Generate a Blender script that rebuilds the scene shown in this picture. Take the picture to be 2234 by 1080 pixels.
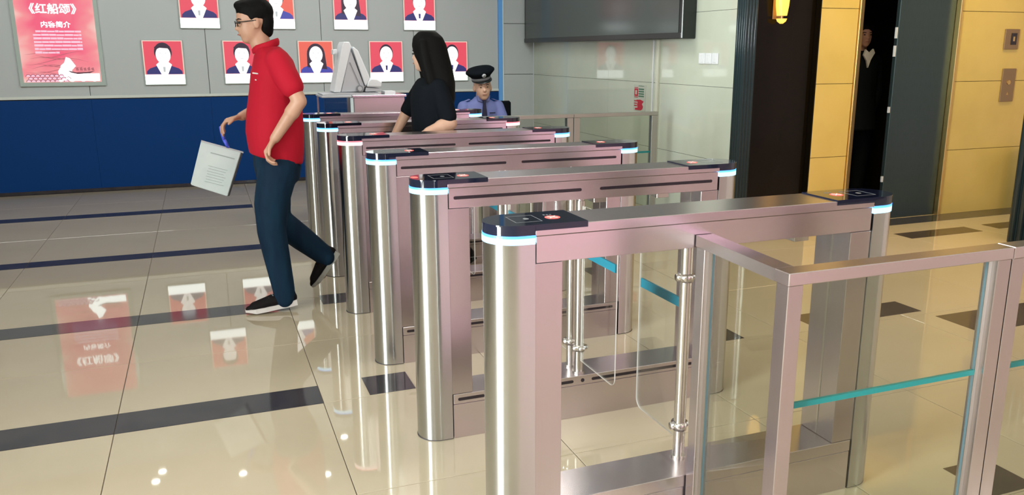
import bpy, bmesh, math, random
from mathutils import Vector, Matrix
random.seed(7)
sc = bpy.context.scene
COL = sc.collection
PI = math.pi
for o in list(bpy.data.objects): bpy.data.objects.remove(o)

# ------------------------------------------------------------------ camera
cd = bpy.data.cameras.new('camera'); cam = bpy.data.objects.new('camera', cd); COL.objects.link(cam)
cd.sensor_width = 36.0; cd.lens = 1806.1 * 36 / 2234; cd.sensor_fit = 'HORIZONTAL'
cd.shift_x = -39.6 / 2234; cd.shift_y = 4.0 / 2234; cd.clip_start = 0.05
cr = Vector((0.930982764, -0.365062533, -0.000662788)); cu = Vector((0.08560541, 0.21654535, 0.97251212)); cf = Vector((0.35488421, 0.90544876, -0.23285132))
mw = Matrix(((cr.x, cu.x, -cf.x, -0.6743), (cr.y, cu.y, -cf.y, -1.97893), (cr.z, cu.z, -cf.z, 1.44731), (0, 0, 0, 1)))
cam.matrix_world = mw
sc.camera = cam

# ------------------------------------------------------------------ world, lights, exposure
w = bpy.data.worlds.new('world'); sc.world = w; w.use_nodes = True
w.node_tree.nodes['Background'].inputs[0].default_value = (0.75, 0.82, 0.85, 1)
w.node_tree.nodes['Background'].inputs[1].default_value = 0.5
sc.view_settings.view_transform = 'Standard'; sc.view_settings.look = 'None'
sc.view_settings.gamma = 1.0; sc.view_settings.use_curve_mapping = False
sc.view_settings.exposure = -0.1

def area(name, loc, rot, sx, sy, power, color):
    l = bpy.data.lights.new(name, 'AREA'); l.shape = 'RECTANGLE'; l.size = sx; l.size_y = sy
    l.energy = power; l.color = color
    o = bpy.data.objects.new(name, l); o.location = loc; o.rotation_euler = rot; COL.objects.link(o); return o
CEIL = 3.2
a = area('daylight_from_glass_entrance', (-5.9, -1.9, 1.55), (0, -PI/2, 0), 3.0, 1.7, 600, (0.92, 1.0, 0.97)); a.data.spread = math.radians(95)
for lx, ly, lp in ((-3.6, 1.2, 24), (-1.0, 3.6, 18), (1.0, 1.2, 24), (0.4, -2.2, 40), (-3.2, -3.0, 34), (1.5, 4.4, 34), (2.6, -4.4, 42), (6.2, -3.6, 75)):
    area('ceiling_fill', (lx, ly, CEIL - 0.03), (0, 0, 0), 1.1, 0.6, lp, (1.0, 0.98, 0.90))  # unseen area lights; the rearmost were added to brighten the steel beams
area('ceiling_fill', (-2.4, 4.8, CEIL - 0.12), (1.0, 0, 0), 2.6, 0.3, 36, (0.92, 1.0, 1.0))  # unseen wash light, added to brighten the back wall
area('ceiling_fill', (1.0, 4.8, CEIL - 0.12), (1.0, 0, 0), 2.6, 0.3, 36, (0.92, 1.0, 1.0))  # the same added wash, further right along the back wall
area('added_rose_light_behind_the_camera', (3.1, -5.6, 1.5), (PI/2, 0, PI), 5.2, 2.6, 200, (1.0, 0.55, 0.95))  # unseen rose area light, added to tint steel and near floor pink
a = area('lobby_warm_light', (4.9, 2.75, 3.1), (0, 0, 0), 2.6, 0.5, 42, (1.0, 0.77, 0.28)); a.data.spread = math.radians(130)
a = area('lobby_warm_light', (4.4, 0.9, 3.1), (0, 0, 0), 1.4, 0.8, 36, (1.0, 0.62, 0.36)); a.data.spread = math.radians(105)  # unseen warm light, added to turn the right-hand floor golden

# ------------------------------------------------------------------ helpers
def setp(o, label=None, cat=None, group=None, kind=None):
    if label: o['label'] = label
    if cat: o['category'] = cat
    if group: o['group'] = group
    if kind: o['kind'] = kind
    return o
def empty(name, loc, label, cat, group=None, rz=0):
    o = bpy.data.objects.new(name, None); COL.objects.link(o); o.location = loc; o.rotation_euler = (0, 0, rz)
    o.empty_display_size = 0.1
    return setp(o, label, cat, group)
def link(name, me, m, parent=None, smooth=False):
    o = bpy.data.objects.new(name, me); COL.objects.link(o)
    if m is not None:
        me.materials.clear()
        for k in (m if isinstance(m, (list, tuple)) else [m]): me.materials.append(k)
    if parent is not None: o.parent = parent
    if smooth:
        for p in me.polygons: p.use_smooth = True
    return o
def obj(name, bm, m, parent=None, smooth=False):
    me = bpy.data.meshes.new(name); bmesh.ops.recalc_face_normals(bm, faces=bm.faces); bm.to_mesh(me); bm.free()
    return link(name, me, m, parent, smooth)
def BM(): return bmesh.new()
def box(bm, x0, x1, y0, y1, z0, z1, bev=0.0):
    r = bmesh.ops.create_cube(bm, size=1.0)
    vs = r['verts']
    bmesh.ops.scale(bm, verts=vs, vec=(x1 - x0, y1 - y0, z1 - z0))
    bmesh.ops.translate(bm, verts=vs, vec=((x0 + x1) / 2, (y0 + y1) / 2, (z0 + z1) / 2))
    if bev > 0:
        es = list({e for v in vs for e in v.link_edges})
        bmesh.ops.bevel(bm, geom=es, offset=bev, segments=1, affect='EDGES', profile=0.5)
    return bm
def ring(bm, c, rx, ry, tz, r, n=32, m=10):
    rows = []
    for k in range(n):
        a = 2 * PI * k / n; row = []
        o = Vector((math.cos(a), math.sin(a), 0)); ctr = Vector((c[0] + rx * math.cos(a), c[1] + ry * math.sin(a), c[2] + tz * math.cos(a)))
        for j in range(m):
            b_ = 2 * PI * j / m; row.append(bm.verts.new(ctr + o * (r * .55 * math.cos(b_)) + Vector((0, 0, r * 1.5 * math.sin(b_)))))
        rows.append(row)
    for k in range(n):
        for j in range(m): bm.faces.new((rows[k][j], rows[(k + 1) % n][j], rows[(k + 1) % n][(j + 1) % m], rows[k][(j + 1) % m]))
    return bm
def bx(name, m, parent, *a, bev=0.0): return obj(name, box(BM(), *a, bev=bev), m, parent)
def cyl(bm, p0, p1, r0, r1=None, seg=20, caps=True):
    if r1 is None: r1 = r0
    p0 = Vector(p0); p1 = Vector(p1); d = p1 - p0
    q = Vector((0, 0, 1)).rotation_difference(d.normalized()).to_matrix().to_4x4()
    mm = Matrix.Translation((p0 + p1) / 2) @ q
    return bmesh.ops.create_cone(bm, cap_ends=caps, segments=seg, radius1=r0, radius2=r1, depth=d.length, matrix=mm)['verts']
def ball(bm, c, r, seg=16, rot=None):
    if not isinstance(r, (tuple, list)): r = (r, r, r)
    mm = Matrix.Translation(c)
    if rot: mm = mm @ Matrix.Rotation(rot[0], 4, rot[1])
    mm = mm @ Matrix.Diagonal((r[0], r[1], r[2], 1))
    return bmesh.ops.create_uvsphere(bm, u_segments=seg, v_segments=max(8, seg // 2), radius=1.0, matrix=mm)['verts']
def chain(bm, pts, rad, seg=16):
    for i, (p, r) in enumerate(zip(pts, rad)):
        ball(bm, p, r, seg)
        if i: cyl(bm, pts[i - 1], p, rad[i - 1], r, seg)
    return bm
def loft(bm, secs, n=28, pw=1.0):
    rings = []
    for s in secs:
        cx, cy, cz, rx, ry = s[:5]; ring = []
        for k in range(n):
            a = 2 * PI * k / n; c = math.cos(a); d = math.sin(a)
            c = math.copysign(abs(c) ** pw, c); d = math.copysign(abs(d) ** pw, d)
            ring.append(bm.verts.new((cx + rx * c, cy + ry * d, cz + (s[5] * c if len(s) > 5 else 0))))
        rings.append(ring)
    for a, b in zip(rings, rings[1:]):
        for k in range(n): bm.faces.new((a[k], a[(k + 1) % n], b[(k + 1) % n], b[k]))
    bm.faces.new(list(reversed(rings[0]))); bm.faces.new(rings[-1])
    return bm
def prism(bm, pts, depth_axis, d0, d1):
    """closed prism from a 2-D outline; depth_axis 'y': pts are (x,z); 'x': pts are (y,z); 'z': pts are (x,y)"""
    def P(a, b, d): return {'y': (a, d, b), 'x': (d, a, b), 'z': (a, b, d)}[depth_axis]
    A = [bm.verts.new(P(a, b, d0)) for a, b in pts]; B = [bm.verts.new(P(a, b, d1)) for a, b in pts]
    n = len(pts)
    bm.faces.new(A); bm.faces.new(list(reversed(B)))
    for k in range(n): bm.faces.new((A[k], B[k], B[(k + 1) % n], A[(k + 1) % n]))
    return bm
def pill(x0, x1, z0, z1, n=8):
    r = (z1 - z0) / 2; c = (z0 + z1) / 2; pts = []
    for k in range(n + 1):
        a = PI / 2 + PI * k / n; pts.append((x0 + r + r * math.cos(a), c + r * math.sin(a)))
    for k in range(n + 1):
        a = -PI / 2 + PI * k / n; pts.append((x1 - r + r * math.cos(a), c + r * math.sin(a)))
    return pts
def ellipse(cx, cz, rx, rz, n=24, a0=0, a1=2 * PI): return [(cx + rx * math.cos(a0 + (a1 - a0) * k / n), cz + rz * math.sin(a0 + (a1 - a0) * k / n)) for k in range(n if a1 - a0 > 6.2 else n + 1)]
def remeshed(name, bm, m, parent, voxel=0.008, smooth=6, subtract=None):
    """fuses overlapping solids into one continuous surface"""
    me = bpy.data.meshes.new(name); bm.to_mesh(me); bm.free()
    t = bpy.data.objects.new(name + '_source', me); COL.objects.link(t)
    r = t.modifiers.new('r', 'REMESH'); r.mode = 'VOXEL'; r.voxel_size = voxel; r.use_smooth_shade = True
    s = t.modifiers.new('s', 'SMOOTH'); s.factor = 0.5; s.iterations = smooth
    dg = bpy.context.evaluated_depsgraph_get(); ev = t.evaluated_get(dg)
    nm = bpy.data.meshes.new_from_object(ev); nm.name = name
    bpy.data.objects.remove(t); bpy.data.meshes.remove(me)
    if parent is not None: nm.transform(Matrix.Translation(-Vector(parent.location)))
    o = link(name, nm, m, parent, True)
    return o
def local(o):
    """meshes of figures are written in world coordinates; shift them into the parent's space"""
    if o.parent is not None: o.data.transform(Matrix.Translation(-Vector(o.parent.location)))
    return o

# ------------------------------------------------------------------ materials
def mat(name, col, rough=0.5, metal=0.0, emit=None, es=1.0, spec=0.5, coat=0.0, noise=None, bump=0.0, nscale=20, stretch=(1, 1, 1), rvar=0.0):
    m = bpy.data.materials.new(name); m.use_nodes = True; nt = m.node_tree; b = nt.nodes['Principled BSDF']
    b.inputs['Base Color'].default_value = (*col, 1); b.inputs['Roughness'].default_value = rough
    b.inputs['Metallic'].default_value = metal; b.inputs['Specular IOR Level'].default_value = spec
    b.inputs['Coat Weight'].default_value = coat; b.inputs['Coat Roughness'].default_value = 0.03
    if emit: b.inputs['Emission Color'].default_value = (*emit, 1); b.inputs['Emission Strength'].default_value = es
    if noise is not None or bump or rvar:
        tc = nt.nodes.new('ShaderNodeTexCoord'); mp = nt.nodes.new('ShaderNodeMapping'); mp.inputs['Scale'].default_value = stretch
        nz = nt.nodes.new('ShaderNodeTexNoise'); nz.inputs['Scale'].default_value = nscale; nz.inputs['Detail'].default_value = 5
        nt.links.new(tc.outputs['Object'], mp.inputs[0]); nt.links.new(mp.outputs[0], nz.inputs['Vector'])
        if noise is not None:
            mx = nt.nodes.new('ShaderNodeMix'); mx.data_type = 'RGBA'
            mx.inputs[6].default_value = (*col, 1); mx.inputs[7].default_value = (*noise, 1)
            cr_ = nt.nodes.new('ShaderNodeMapRange'); cr_.inputs[1].default_value = 0.35; cr_.inputs[2].default_value = 0.65
            nt.links.new(nz.outputs[0], cr_.inputs[0]); nt.links.new(cr_.outputs[0], mx.inputs[0])
            nt.links.new(mx.outputs[2], b.inputs['Base Color'])
        if rvar:
            mr = nt.nodes.new('ShaderNodeMapRange'); mr.inputs[1].default_value = 0.3; mr.inputs[2].default_value = 0.7
            mr.inputs[3].default_value = max(0.02, rough - rvar); mr.inputs[4].default_value = rough + rvar
            nt.links.new(nz.outputs[0], mr.inputs[0]); nt.links.new(mr.outputs[0], b.inputs['Roughness'])
        if bump:
            bp = nt.nodes.new('ShaderNodeBump'); bp.inputs['Strength'].default_value = bump; bp.inputs['Distance'].default_value = 0.002
            nt.links.new(nz.outputs[0], bp.inputs['Height']); nt.links.new(bp.outputs[0], b.inputs['Normal'])
    return m
def glass(name, tint, refl=0.08, edge=False):
    m = bpy.data.materials.new(name); m.use_nodes = True; nt = m.node_tree; nt.nodes.clear()
    out = nt.nodes.new('ShaderNodeOutputMaterial'); mx = nt.nodes.new('ShaderNodeMixShader')
    tr = nt.nodes.new('ShaderNodeBsdfTransparent'); gl = nt.nodes.new('ShaderNodeBsdfGlossy')
    tr.inputs[0].default_value = (*tint, 1); gl.inputs['Roughness'].default_value = 0.02
    lw = nt.nodes.new('ShaderNodeLayerWeight'); lw.inputs[0].default_value = 0.12
    mr = nt.nodes.new('ShaderNodeMapRange'); mr.inputs[3].default_value = refl * 0.3; mr.inputs[4].default_value = 0.4
    nt.links.new(lw.outputs['Fresnel'], mr.inputs[0]); nt.links.new(mr.outputs[0], mx.inputs[0])
    nt.links.new(tr.outputs[0], mx.inputs[1]); nt.links.new(gl.outputs[0], mx.inputs[2]); nt.links.new(mx.outputs[0], out.inputs[0])
    return m
STC = (0.60, 0.555, 0.55)
M = {}
def steel(name, c, rough, st):
    k = 0.96
    return mat(name, c, rough, 1.0, noise=tuple(v * .95 for v in c), nscale=10, stretch=st, rvar=0.008)
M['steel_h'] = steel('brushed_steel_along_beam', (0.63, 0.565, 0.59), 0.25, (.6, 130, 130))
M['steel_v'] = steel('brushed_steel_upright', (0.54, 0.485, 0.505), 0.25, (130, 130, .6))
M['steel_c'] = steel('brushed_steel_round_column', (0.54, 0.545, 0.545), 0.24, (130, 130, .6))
_nt = M['steel_c'].node_tree; _tg = _nt.nodes.new('ShaderNodeTangent'); _tg.direction_type = 'RADIAL'; _tg.axis = 'Z'
_b = _nt.nodes['Principled BSDF']; _b.inputs['Anisotropic'].default_value = 0.9; _b.inputs['Anisotropic Rotation'].default_value = 0.25
_nt.links.new(_tg.outputs[0], _b.inputs['Tangent'])
M['steel_tube'] = mat('polished_steel_tube', (0.62, 0.6, 0.57), 0.24, 1.0)
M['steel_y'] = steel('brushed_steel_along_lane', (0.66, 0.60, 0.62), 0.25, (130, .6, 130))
M['steel_dull'] = mat('dull_greenish_steel', (0.36, 0.37, 0.33), 0.42, 0.7)
M['dark_gap'] = mat('dark_joint', (0.03, 0.025, 0.03), 0.6)
M['slot'] = mat('black_sensor_strip', (0.012, 0.008, 0.012), 0.25)
M['cap'] = mat('black_glass', (0.006, 0.008, 0.020), 0.05, spec=.6)
M['cap_line'] = mat('grey_print_on_black_glass', (0.16, 0.17, 0.18), 0.3)
def em(name, c, s): return mat(name, (0.02, 0.02, 0.02), 0.4, emit=c, es=s)
M['led_blue'] = em('blue_led_band', (0.07, 0.32, 1.0), 2.8)
M['led_white'] = em('blue_white_led_band', (0.42, 0.80, 1.0), 2.2)
M['led_red'] = em('red_led_band', (1.0, 0.16, 0.2), 2.2)
M['led_pink'] = em('pink_white_led_band', (1.0, 0.72, 0.72), 2.2)
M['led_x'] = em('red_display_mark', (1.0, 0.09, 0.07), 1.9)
M['led_xw'] = em('pale_display_mark', (1.0, 0.62, 0.55), 1.3)
M['glass'] = glass('clear_glass', (0.88, 0.90, 0.85), 0.10)
M['acrylic'] = glass('clear_acrylic', (0.965, 0.98, 0.97), 0.06)
M['glass_edge'] = mat('glass_edge', (0.09, 0.14, 0.18), 0.2)
M['acrylic_edge'] = mat('acrylic_edge', (0.52, 0.50, 0.48), 0.3)
M['teal'] = mat('teal_film', (0.006, 0.20, 0.20), 0.35)
M['teal_leaf'] = mat('blue_teal_film', (0.004, 0.13, 0.19), 0.35)
M['tile'] = mat('cream_polished_tile', (0.44, 0.375, 0.275), 0.03, noise=(0.405, 0.345, 0.25), nscale=1.6, spec=0.8)
M['tile_dark'] = mat('dark_polished_stone', (0.030, 0.027, 0.033), 0.08, noise=(0.045, 0.04, 0.045), nscale=9)
M['tile_brown'] = mat('dark_brown_polished_stone', (0.045, 0.03, 0.02), 0.08, noise=(0.065, 0.045, 0.03), nscale=9)
M['grout'] = mat('grout', (0.13, 0.10, 0.075), 0.6)
M['blue'] = mat('blue_wall_paint', (0.002, 0.040, 0.175), 0.5, spec=.12)
M['panel'] = mat('grey_wall_panel', (0.47, 0.51, 0.51), 0.42)
M['rail_trim'] = mat('pale_grey_trim', (0.62, 0.66, 0.61), 0.4)
M['joint_dark'] = mat('panel_backing', (0.10, 0.11, 0.11), 0.7)
M['wtile'] = mat('pale_polished_wall_tile', (0.53, 0.575, 0.49), 0.05, noise=(0.50, 0.54, 0.455), nscale=2.0, spec=0.5)
M['ytile'] = mat('golden_stone_panel', (0.60, 0.425, 0.125), 0.22, noise=(0.55, 0.39, 0.11), nscale=3)
M['gold'] = mat('gold_metal', (0.72, 0.5, 0.2), 0.3, 1.0)
M['bronze'] = mat('bronze_plate', (0.30, 0.2, 0.11), 0.4, 0.7)
M['ceiling'] = mat('white_ceiling', (0.75, 0.76, 0.74), 0.8)
M['rear'] = mat('grey_rose_stone_wall', (0.46, 0.38, 0.38), 0.4, noise=(0.42, 0.35, 0.36), nscale=0.8)
M['leftw'] = mat('grey_side_wall', (0.34, 0.36, 0.33), 0.6)
M['column'] = mat('dark_green_stone', (0.016, 0.030, 0.036), 0.16, spec=.3)
M['darkdoor'] = mat('dark_polished_door', (0.006, 0.004, 0.002), 0.12, spec=.12)
M['steeldoor'] = mat('dark_brushed_door', (0.04, 0.062, 0.068), 0.30, 0.6, bump=0.03, nscale=10, stretch=(130, 130, 1), rvar=0.04)
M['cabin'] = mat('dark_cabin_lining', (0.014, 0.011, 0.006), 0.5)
M['tv'] = mat('black_plastic', (0.012, 0.016, 0.016), 0.25)
M['screen'] = mat('dark_screen_glass', (0.055, 0.068, 0.066), 0.16)
M['white'] = mat('white_plastic', (0.72, 0.75, 0.79), 0.4)
M['lgrey'] = mat('light_grey_plastic', (0.48, 0.50, 0.54), 0.4)
M['grey'] = mat('mid_grey', (0.22, 0.23, 0.25), 0.4)
M['strip_blue'] = mat('sky_blue_strip', (0.14, 0.40, 0.85), 0.3)
M['strip_white'] = mat('pale_strip_edge', (0.66, 0.80, 0.84), 0.3)
M['conduit'] = mat('cream_conduit', (0.60, 0.62, 0.52), 0.4)
M['skin'] = mat('skin', (0.50, 0.29, 0.20), 0.5, noise=(0.46, 0.255, 0.175), nscale=9)
M['skin_pale'] = mat('pale_skin', (0.58, 0.36, 0.26), 0.5)
M['lips'] = mat('lips', (0.38, 0.15, 0.12), 0.5)
M['hair'] = mat('black_hair', (0.006, 0.006, 0.006), 0.6, spec=0.05, bump=0.3, nscale=10, stretch=(25, 25, 1.5))
M['red'] = mat('red_knit_cotton', (0.40, 0.008, 0.024), 0.75, spec=0.15, bump=0.35, nscale=14)
M['denim'] = mat('dark_denim', (0.006, 0.016, 0.035), 0.7, spec=0.08, noise=(0.008, 0.028, 0.055), nscale=4, stretch=(3, 3, .8), bump=0.4)
M['blackcloth'] = mat('black_cloth', (0.006, 0.008, 0.011), 0.8, spec=0.05, bump=0.3, nscale=12)
M['shirt_blue'] = mat('lavender_blue_shirt', (0.15, 0.18, 0.42), 0.7, bump=0.4, nscale=14)
M['tie'] = mat('navy_tie', (0.008, 0.01, 0.04), 0.6)
M['sole'] = mat('white_rubber', (0.62, 0.58, 0.57), 0.5)
M['shoe'] = mat('black_mesh_fabric', (0.008, 0.006, 0.007), 0.7, spec=0.1, bump=0.5, nscale=60)
M['greysole'] = mat('grey_rubber', (0.30, 0.29, 0.26), 0.6)
M['bag'] = mat('white_paper_bag', (0.62, 0.70, 0.70), 0.5, noise=(0.54, 0.63, 0.64), nscale=6)
M['bagline'] = mat('faded_grey_print', (0.36, 0.42, 0.42), 0.6)
M['strap'] = mat('blue_strap', (0.08, 0.12, 0.75), 0.4)
M['amber_glow'] = em('amber_lamp_reflection', (1.0, 0.50, 0.07), 2.4)  # glow standing in for the lamp reflected in the dark door
M['sig_red'] = mat('sign_red', (0.45, 0.02, 0.04), 0.5)
M['sig_green'] = mat('sign_green', (0.06, 0.16, 0.10), 0.5)
M['sig_back'] = mat('sign_sheet', (0.47, 0.50, 0.43), 0.2)
M['pink_steel'] = mat('rose_steel_front', (0.62, 0.50, 0.52), 0.35, 0.8)
# lit pictures
M['pic_red'] = em('lit_red_print', (1.0, 0.085, 0.14), 0.85)
M['pic_orange'] = em('lit_orange_print', (1.0, 0.15, 0.10), 0.9)
M['pic_pale'] = em('lit_pale_pink_print', (1.0, 0.66, 0.55), 1.0)
M['pic_white'] = em('lit_white_print', (0.93, 1.0, 0.97), 2.4)
M['pic_face'] = em('lit_face_print', (1.0, 0.97, 0.95), 1.35)
M['pic_navy'] = em('lit_navy_print', (0.018, 0.02, 0.16), 1.0)
M['pic_violet'] = em('lit_violet_print', (0.05, 0.06, 0.42), 1.0)
M['pic_black'] = em('lit_black_print', (0.02, 0.006, 0.03), 1.0)
M['pic_line'] = em('lit_grey_print', (0.55, 0.6, 0.6), 1.0)
M['pic_pinkline'] = em('lit_pink_print', (1.0, 0.62, 0.76), 1.0)
M['pic_wave'] = em('lit_wave_print', (0.62, 0.16, 0.2), 0.8)
M['pic_wavedark'] = em('lit_dark_wave_print', (0.42, 0.07, 0.12), 0.8)
M['pic_boat'] = em('lit_boat_outline', (0.12, 0.03, 0.05), 0.9)
M['acryl_frame'] = mat('greenish_acrylic_frame', (0.42, 0.50, 0.46), 0.15)
def poster_mat():
    m = bpy.data.materials.new('lit_poster_print'); m.use_nodes = True; nt = m.node_tree; b = nt.nodes['Principled BSDF']
    b.inputs['Base Color'].default_value = (0.02, 0.02, 0.02, 1)
    tc = nt.nodes.new('ShaderNodeTexCoord'); mp = nt.nodes.new('ShaderNodeMapping'); mp.inputs['Scale'].default_value = (2.2, 1, 3.4)
    nz = nt.nodes.new('ShaderNodeTexNoise'); nz.inputs['Scale'].default_value = 1.4; nz.inputs['Detail'].default_value = 2; nz.inputs['Distortion'].default_value = 0.6
    sep = nt.nodes.new('ShaderNodeSeparateXYZ')
    nt.links.new(tc.outputs['Object'], mp.inputs[0]); nt.links.new(mp.outputs[0], nz.inputs[0]); nt.links.new(tc.outputs['Object'], sep.inputs[0])
    ab = nt.nodes.new('ShaderNodeMath'); ab.operation = 'ABSOLUTE'; nt.links.new(sep.outputs[0], ab.inputs[0])
    mr = nt.nodes.new('ShaderNodeMapRange'); mr.inputs[1].default_value = 0.16; mr.inputs[2].default_value = 0.40; nt.links.new(ab.outputs[0], mr.inputs[0])
    mz = nt.nodes.new('ShaderNodeMapRange'); mz.inputs[1].default_value = 0.40; mz.inputs[2].default_value = 0.02; nt.links.new(sep.outputs[2], mz.inputs[0])
    ad = nt.nodes.new('ShaderNodeMath'); ad.operation = 'MAXIMUM'; nt.links.new(mr.outputs[0], ad.inputs[0]); nt.links.new(mz.outputs[0], ad.inputs[1])
    a2 = nt.nodes.new('ShaderNodeMath'); a2.operation = 'MULTIPLY_ADD'; a2.inputs[1].default_value = 0.75
    n2 = nt.nodes.new('ShaderNodeMath'); n2.operation = 'MULTIPLY_ADD'; n2.inputs[1].default_value = 1.3; n2.inputs[2].default_value = -0.62; nt.links.new(nz.outputs[0], n2.inputs[0])
    nt.links.new(ad.outputs[0], a2.inputs[0]); nt.links.new(n2.outputs[0], a2.inputs[2])
    rp = nt.nodes.new('ShaderNodeValToRGB'); e = rp.color_ramp.elements
    e[0].position = 0.0; e[0].color = (0.98, 0.11, 0.22, 1); e[1].position = 1.0; e[1].color = (1.0, 0.72, 0.62, 1)
    k = e.new(0.5); k.color = (1.0, 0.30, 0.33, 1)
    nt.links.new(a2.outputs[0], rp.inputs[0]); nt.links.new(rp.outputs[0], b.inputs['Emission Color']); b.inputs['Emission Strength'].default_value = 0.95
    return m
M['poster'] = poster_mat()

# ------------------------------------------------------------------ floor
XW = 3.207; YB = 7.82; YE = 3.55
def structure(o): o['kind'] = 'structure'; return o
fl = structure(bx('floor', M['tile'], None, -6.0, 8.0, -7.0, YB + 0.2, -0.12, -0.013))
bx('grout_bed', M['grout'], fl, -3.52, 6.12, -1.05, YB, -0.0129, -0.003)
T = 0.8; tmesh = None
def slab(x0, x1, y0, y1, z1=0.0, g=0.0018):
    return box(BM(), x0 + g, x1 - g, y0 + g, y1 - g, -0.011, z1)
tm = bpy.data.meshes.new('tile'); _b = box(BM(), 0.0016, T - 0.0016, 0.0016, T - 0.0016, -0.011, 0.0, bev=0.0008); _b.to_mesh(tm); _b.free(); tm.materials.append(M['tile'])
for i in range(-4, 8):
    for j in range(-3, 8):
        x = -0.3 + T * i; y = 1.37 + T * j
        o = bpy.data.objects.new('tile', tm); COL.objects.link(o); o.parent = fl; o.location = (x, y, 0)
# dark inlays (cut into the paving; a hair proud of it)
for (y0, y1) in ((1.37, 1.567), (2.775, 2.968), (4.40, 4.572), (6.215, 6.40)):
    for i in range(-4, 0):
        x0 = -0.3 + T * i; bx('inlay_strip', M['tile_dark'], fl, x0 + .0016, x0 + T - .0016, y0, y1, -0.009, 0.0012)
for (x0, x1, y0, y1) in ((-.102, .10, 1.381, 1.59), (-.108, .095, 2.80, 2.995), (1.645, 1.842, 1.40, 1.602), (2.30, 3.06, 1.415, 1.615),
                         (3.057, 3.85, 1.02, 1.314), (1.674, 1.875, -.22, -.015), (1.645, 1.842, 2.80, 2.995), (4.476, 5.24, 2.875, 3.065), (5.455, 6.11, 2.90, 3.075)):
    bx('inlay_square', M['tile_dark'] if x0 < 1 else M['tile_brown'], fl, x0, x1, y0, y1, -0.009, 0.0012)
bx('border_strip', M['tile_dark'], fl, 3.4, 8.0, 3.33, YE, -0.009, 0.0014)

# ------------------------------------------------------------------ room shell
structure(bx('ceiling', M['ceiling'], None, -6.0, 8.0, -7.0, YB + 0.2, CEIL, CEIL + 0.1))
wl = structure(bx('wall_left', M['leftw'], None, -6.2, -6.0, -7.0, YB + 0.2, -0.1, CEIL))
structure(bx('wall_rear', M['rear'], None, -6.2, 8.0, -7.2, -7.0, -0.1, CEIL))
structure(bx('wall_lobby_side', M['rear'], None, 8.0, 8.2, -7.2, YE + 0.3, -0.1, CEIL))
# back wall
wb = structure(bx('wall_back', M['joint_dark'], None, -6.0, XW, YB + 0.002, YB + 0.2, -0.1, CEIL))
sx = [-6.0, -4.05, -2.89, -1.735, -0.573, 0.645, 1.70, 2.745]
for a, b in zip(sx, sx[1:]):
    bx('wall_panel', M['panel'], wb, a + .003, b - .003, YB - 0.016, YB + 0.002, 1.0, CEIL)
for z0, z1 in ((1.0 - .45, 1.168), (1.174, 1.77), (1.776, CEIL)):
    bx('wall_panel', M['panel'], wb, 2.815, XW - 0.002, YB - 0.016, YB + 0.002, max(z0, 0.0) if z0 > .9 else 0.0, z1)
for a, b in zip(sx, sx[1:]):
    bx('blue_wall_panel', M['blue'], wb, a + .0008, b - .0008, YB - 0.014, YB + 0.002, 0.035, 0.962)
structure(bx('trim_1', M['rail_trim'], None, -6.0, 2.745, YB - 0.024, YB + 0.002, 0.972, 1.0, bev=.002))
structure(bx('baseboard_back', M['tile_dark'], None, -6.0, XW, YB - 0.022, YB + 0.002, 0.0, 0.035))
s = structure(bx('trim_2', M['strip_blue'], None, 2.745, 2.795, YB - 0.035, YB + 0.002, 0.035, CEIL))
s['label'] = 'sky blue vertical strip where the grey panels meet the side wall'
structure(bx('trim_3', M['strip_white'], None, 2.7955, 2.812, YB - 0.030, YB + 0.002, 0.035, CEIL))
# right wall (tiled), seen at a slant
wr = structure(bx('wall_right', M['joint_dark'], None, XW + 0.012, XW + 0.09, 3.556, YB, -0.1, CEIL))
zs = [0.0, 0.575, 1.165, 1.76, 2.36, 2.95, CEIL]; ys = [3.56, 4.70, 5.74, 6.78, YB - 0.02]
for a, b in zip(ys, ys[1:]):
    for c, d in zip(zs, zs[1:]):
        bx('wall_tile', M['wtile'], wr, XW, XW + 0.0118, a + .001, b - .001, c + .0015, d - .0015)
# elevator wall
we = structure(bx('wall_elevator', M['darkdoor'], None, 3.30, 4.3, YE + 0.14, YE + 0.3, -0.1, CEIL))
ze = [0.0, 0.583, 1.185, 1.78, 2.37, 2.95, CEIL]
def stone(x0, x1, y=YE):
    for c, d in zip(ze, ze[1:]): bx('stone_panel', M['ytile'], we, x0 + .001, x1 - .001, y, y + .05, c + .0022, d - .0022)
bx('panel_backing', M['joint_dark'], we, 3.99, 4.36, YE + .0502, YE + .14, 0, CEIL)
stone(3.985, 4.36); stone(5.472, 6.40); stone(6.40, 7.33); stone(7.33, 8.0)
bx('panel_backing', M['joint_dark'], we, 5.46, 8.0, YE + .0502, YE + .16, 0, CEIL)
gm = []
structure(bx('trim_4', M['gold'], None, 4.362, 4.402, YE - .02, YE + .13, 0, CEIL, bev=.003))
structure(bx('trim_5', M['gold'], None, 5.446, 5.470, YE - .02, YE + .13, 0, CEIL, bev=.003))
d1 = structure(bx('door_1', M['darkdoor'], None, 3.304, 3.972, YE + .05, YE + .10, 0.0, 2.6, bev=.004))
d1['label'] = 'closed dark polished door beside the fluted column'
structure(bx('trim_6', M['darkdoor'], None, 3.973, 3.984, YE, YE + .14, 0, CEIL))
structure(bx('trim_7', M['darkdoor'], None, 3.304, 3.984, YE + .02, YE + .14, 2.61, CEIL))
d2 = structure(bx('door_2', M['steeldoor'], None, 4.825, 5.444, YE + .03, YE + .07, 0.0, 2.098, bev=.004))
d2['label'] = 'dark brushed steel lift door half open'
for z in (0.33, 0.93, 1.40, 1.55):
    bx('door_roller', M['lgrey'], d2, 4.808, 4.8245, YE + .035, YE + .05, z, z + (.05 if z < 1.3 else .09))
structure(bx('trim_8', M['gold'], None, 4.402, 5.446, YE + .0, YE + .13, 2.10, CEIL))
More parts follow.
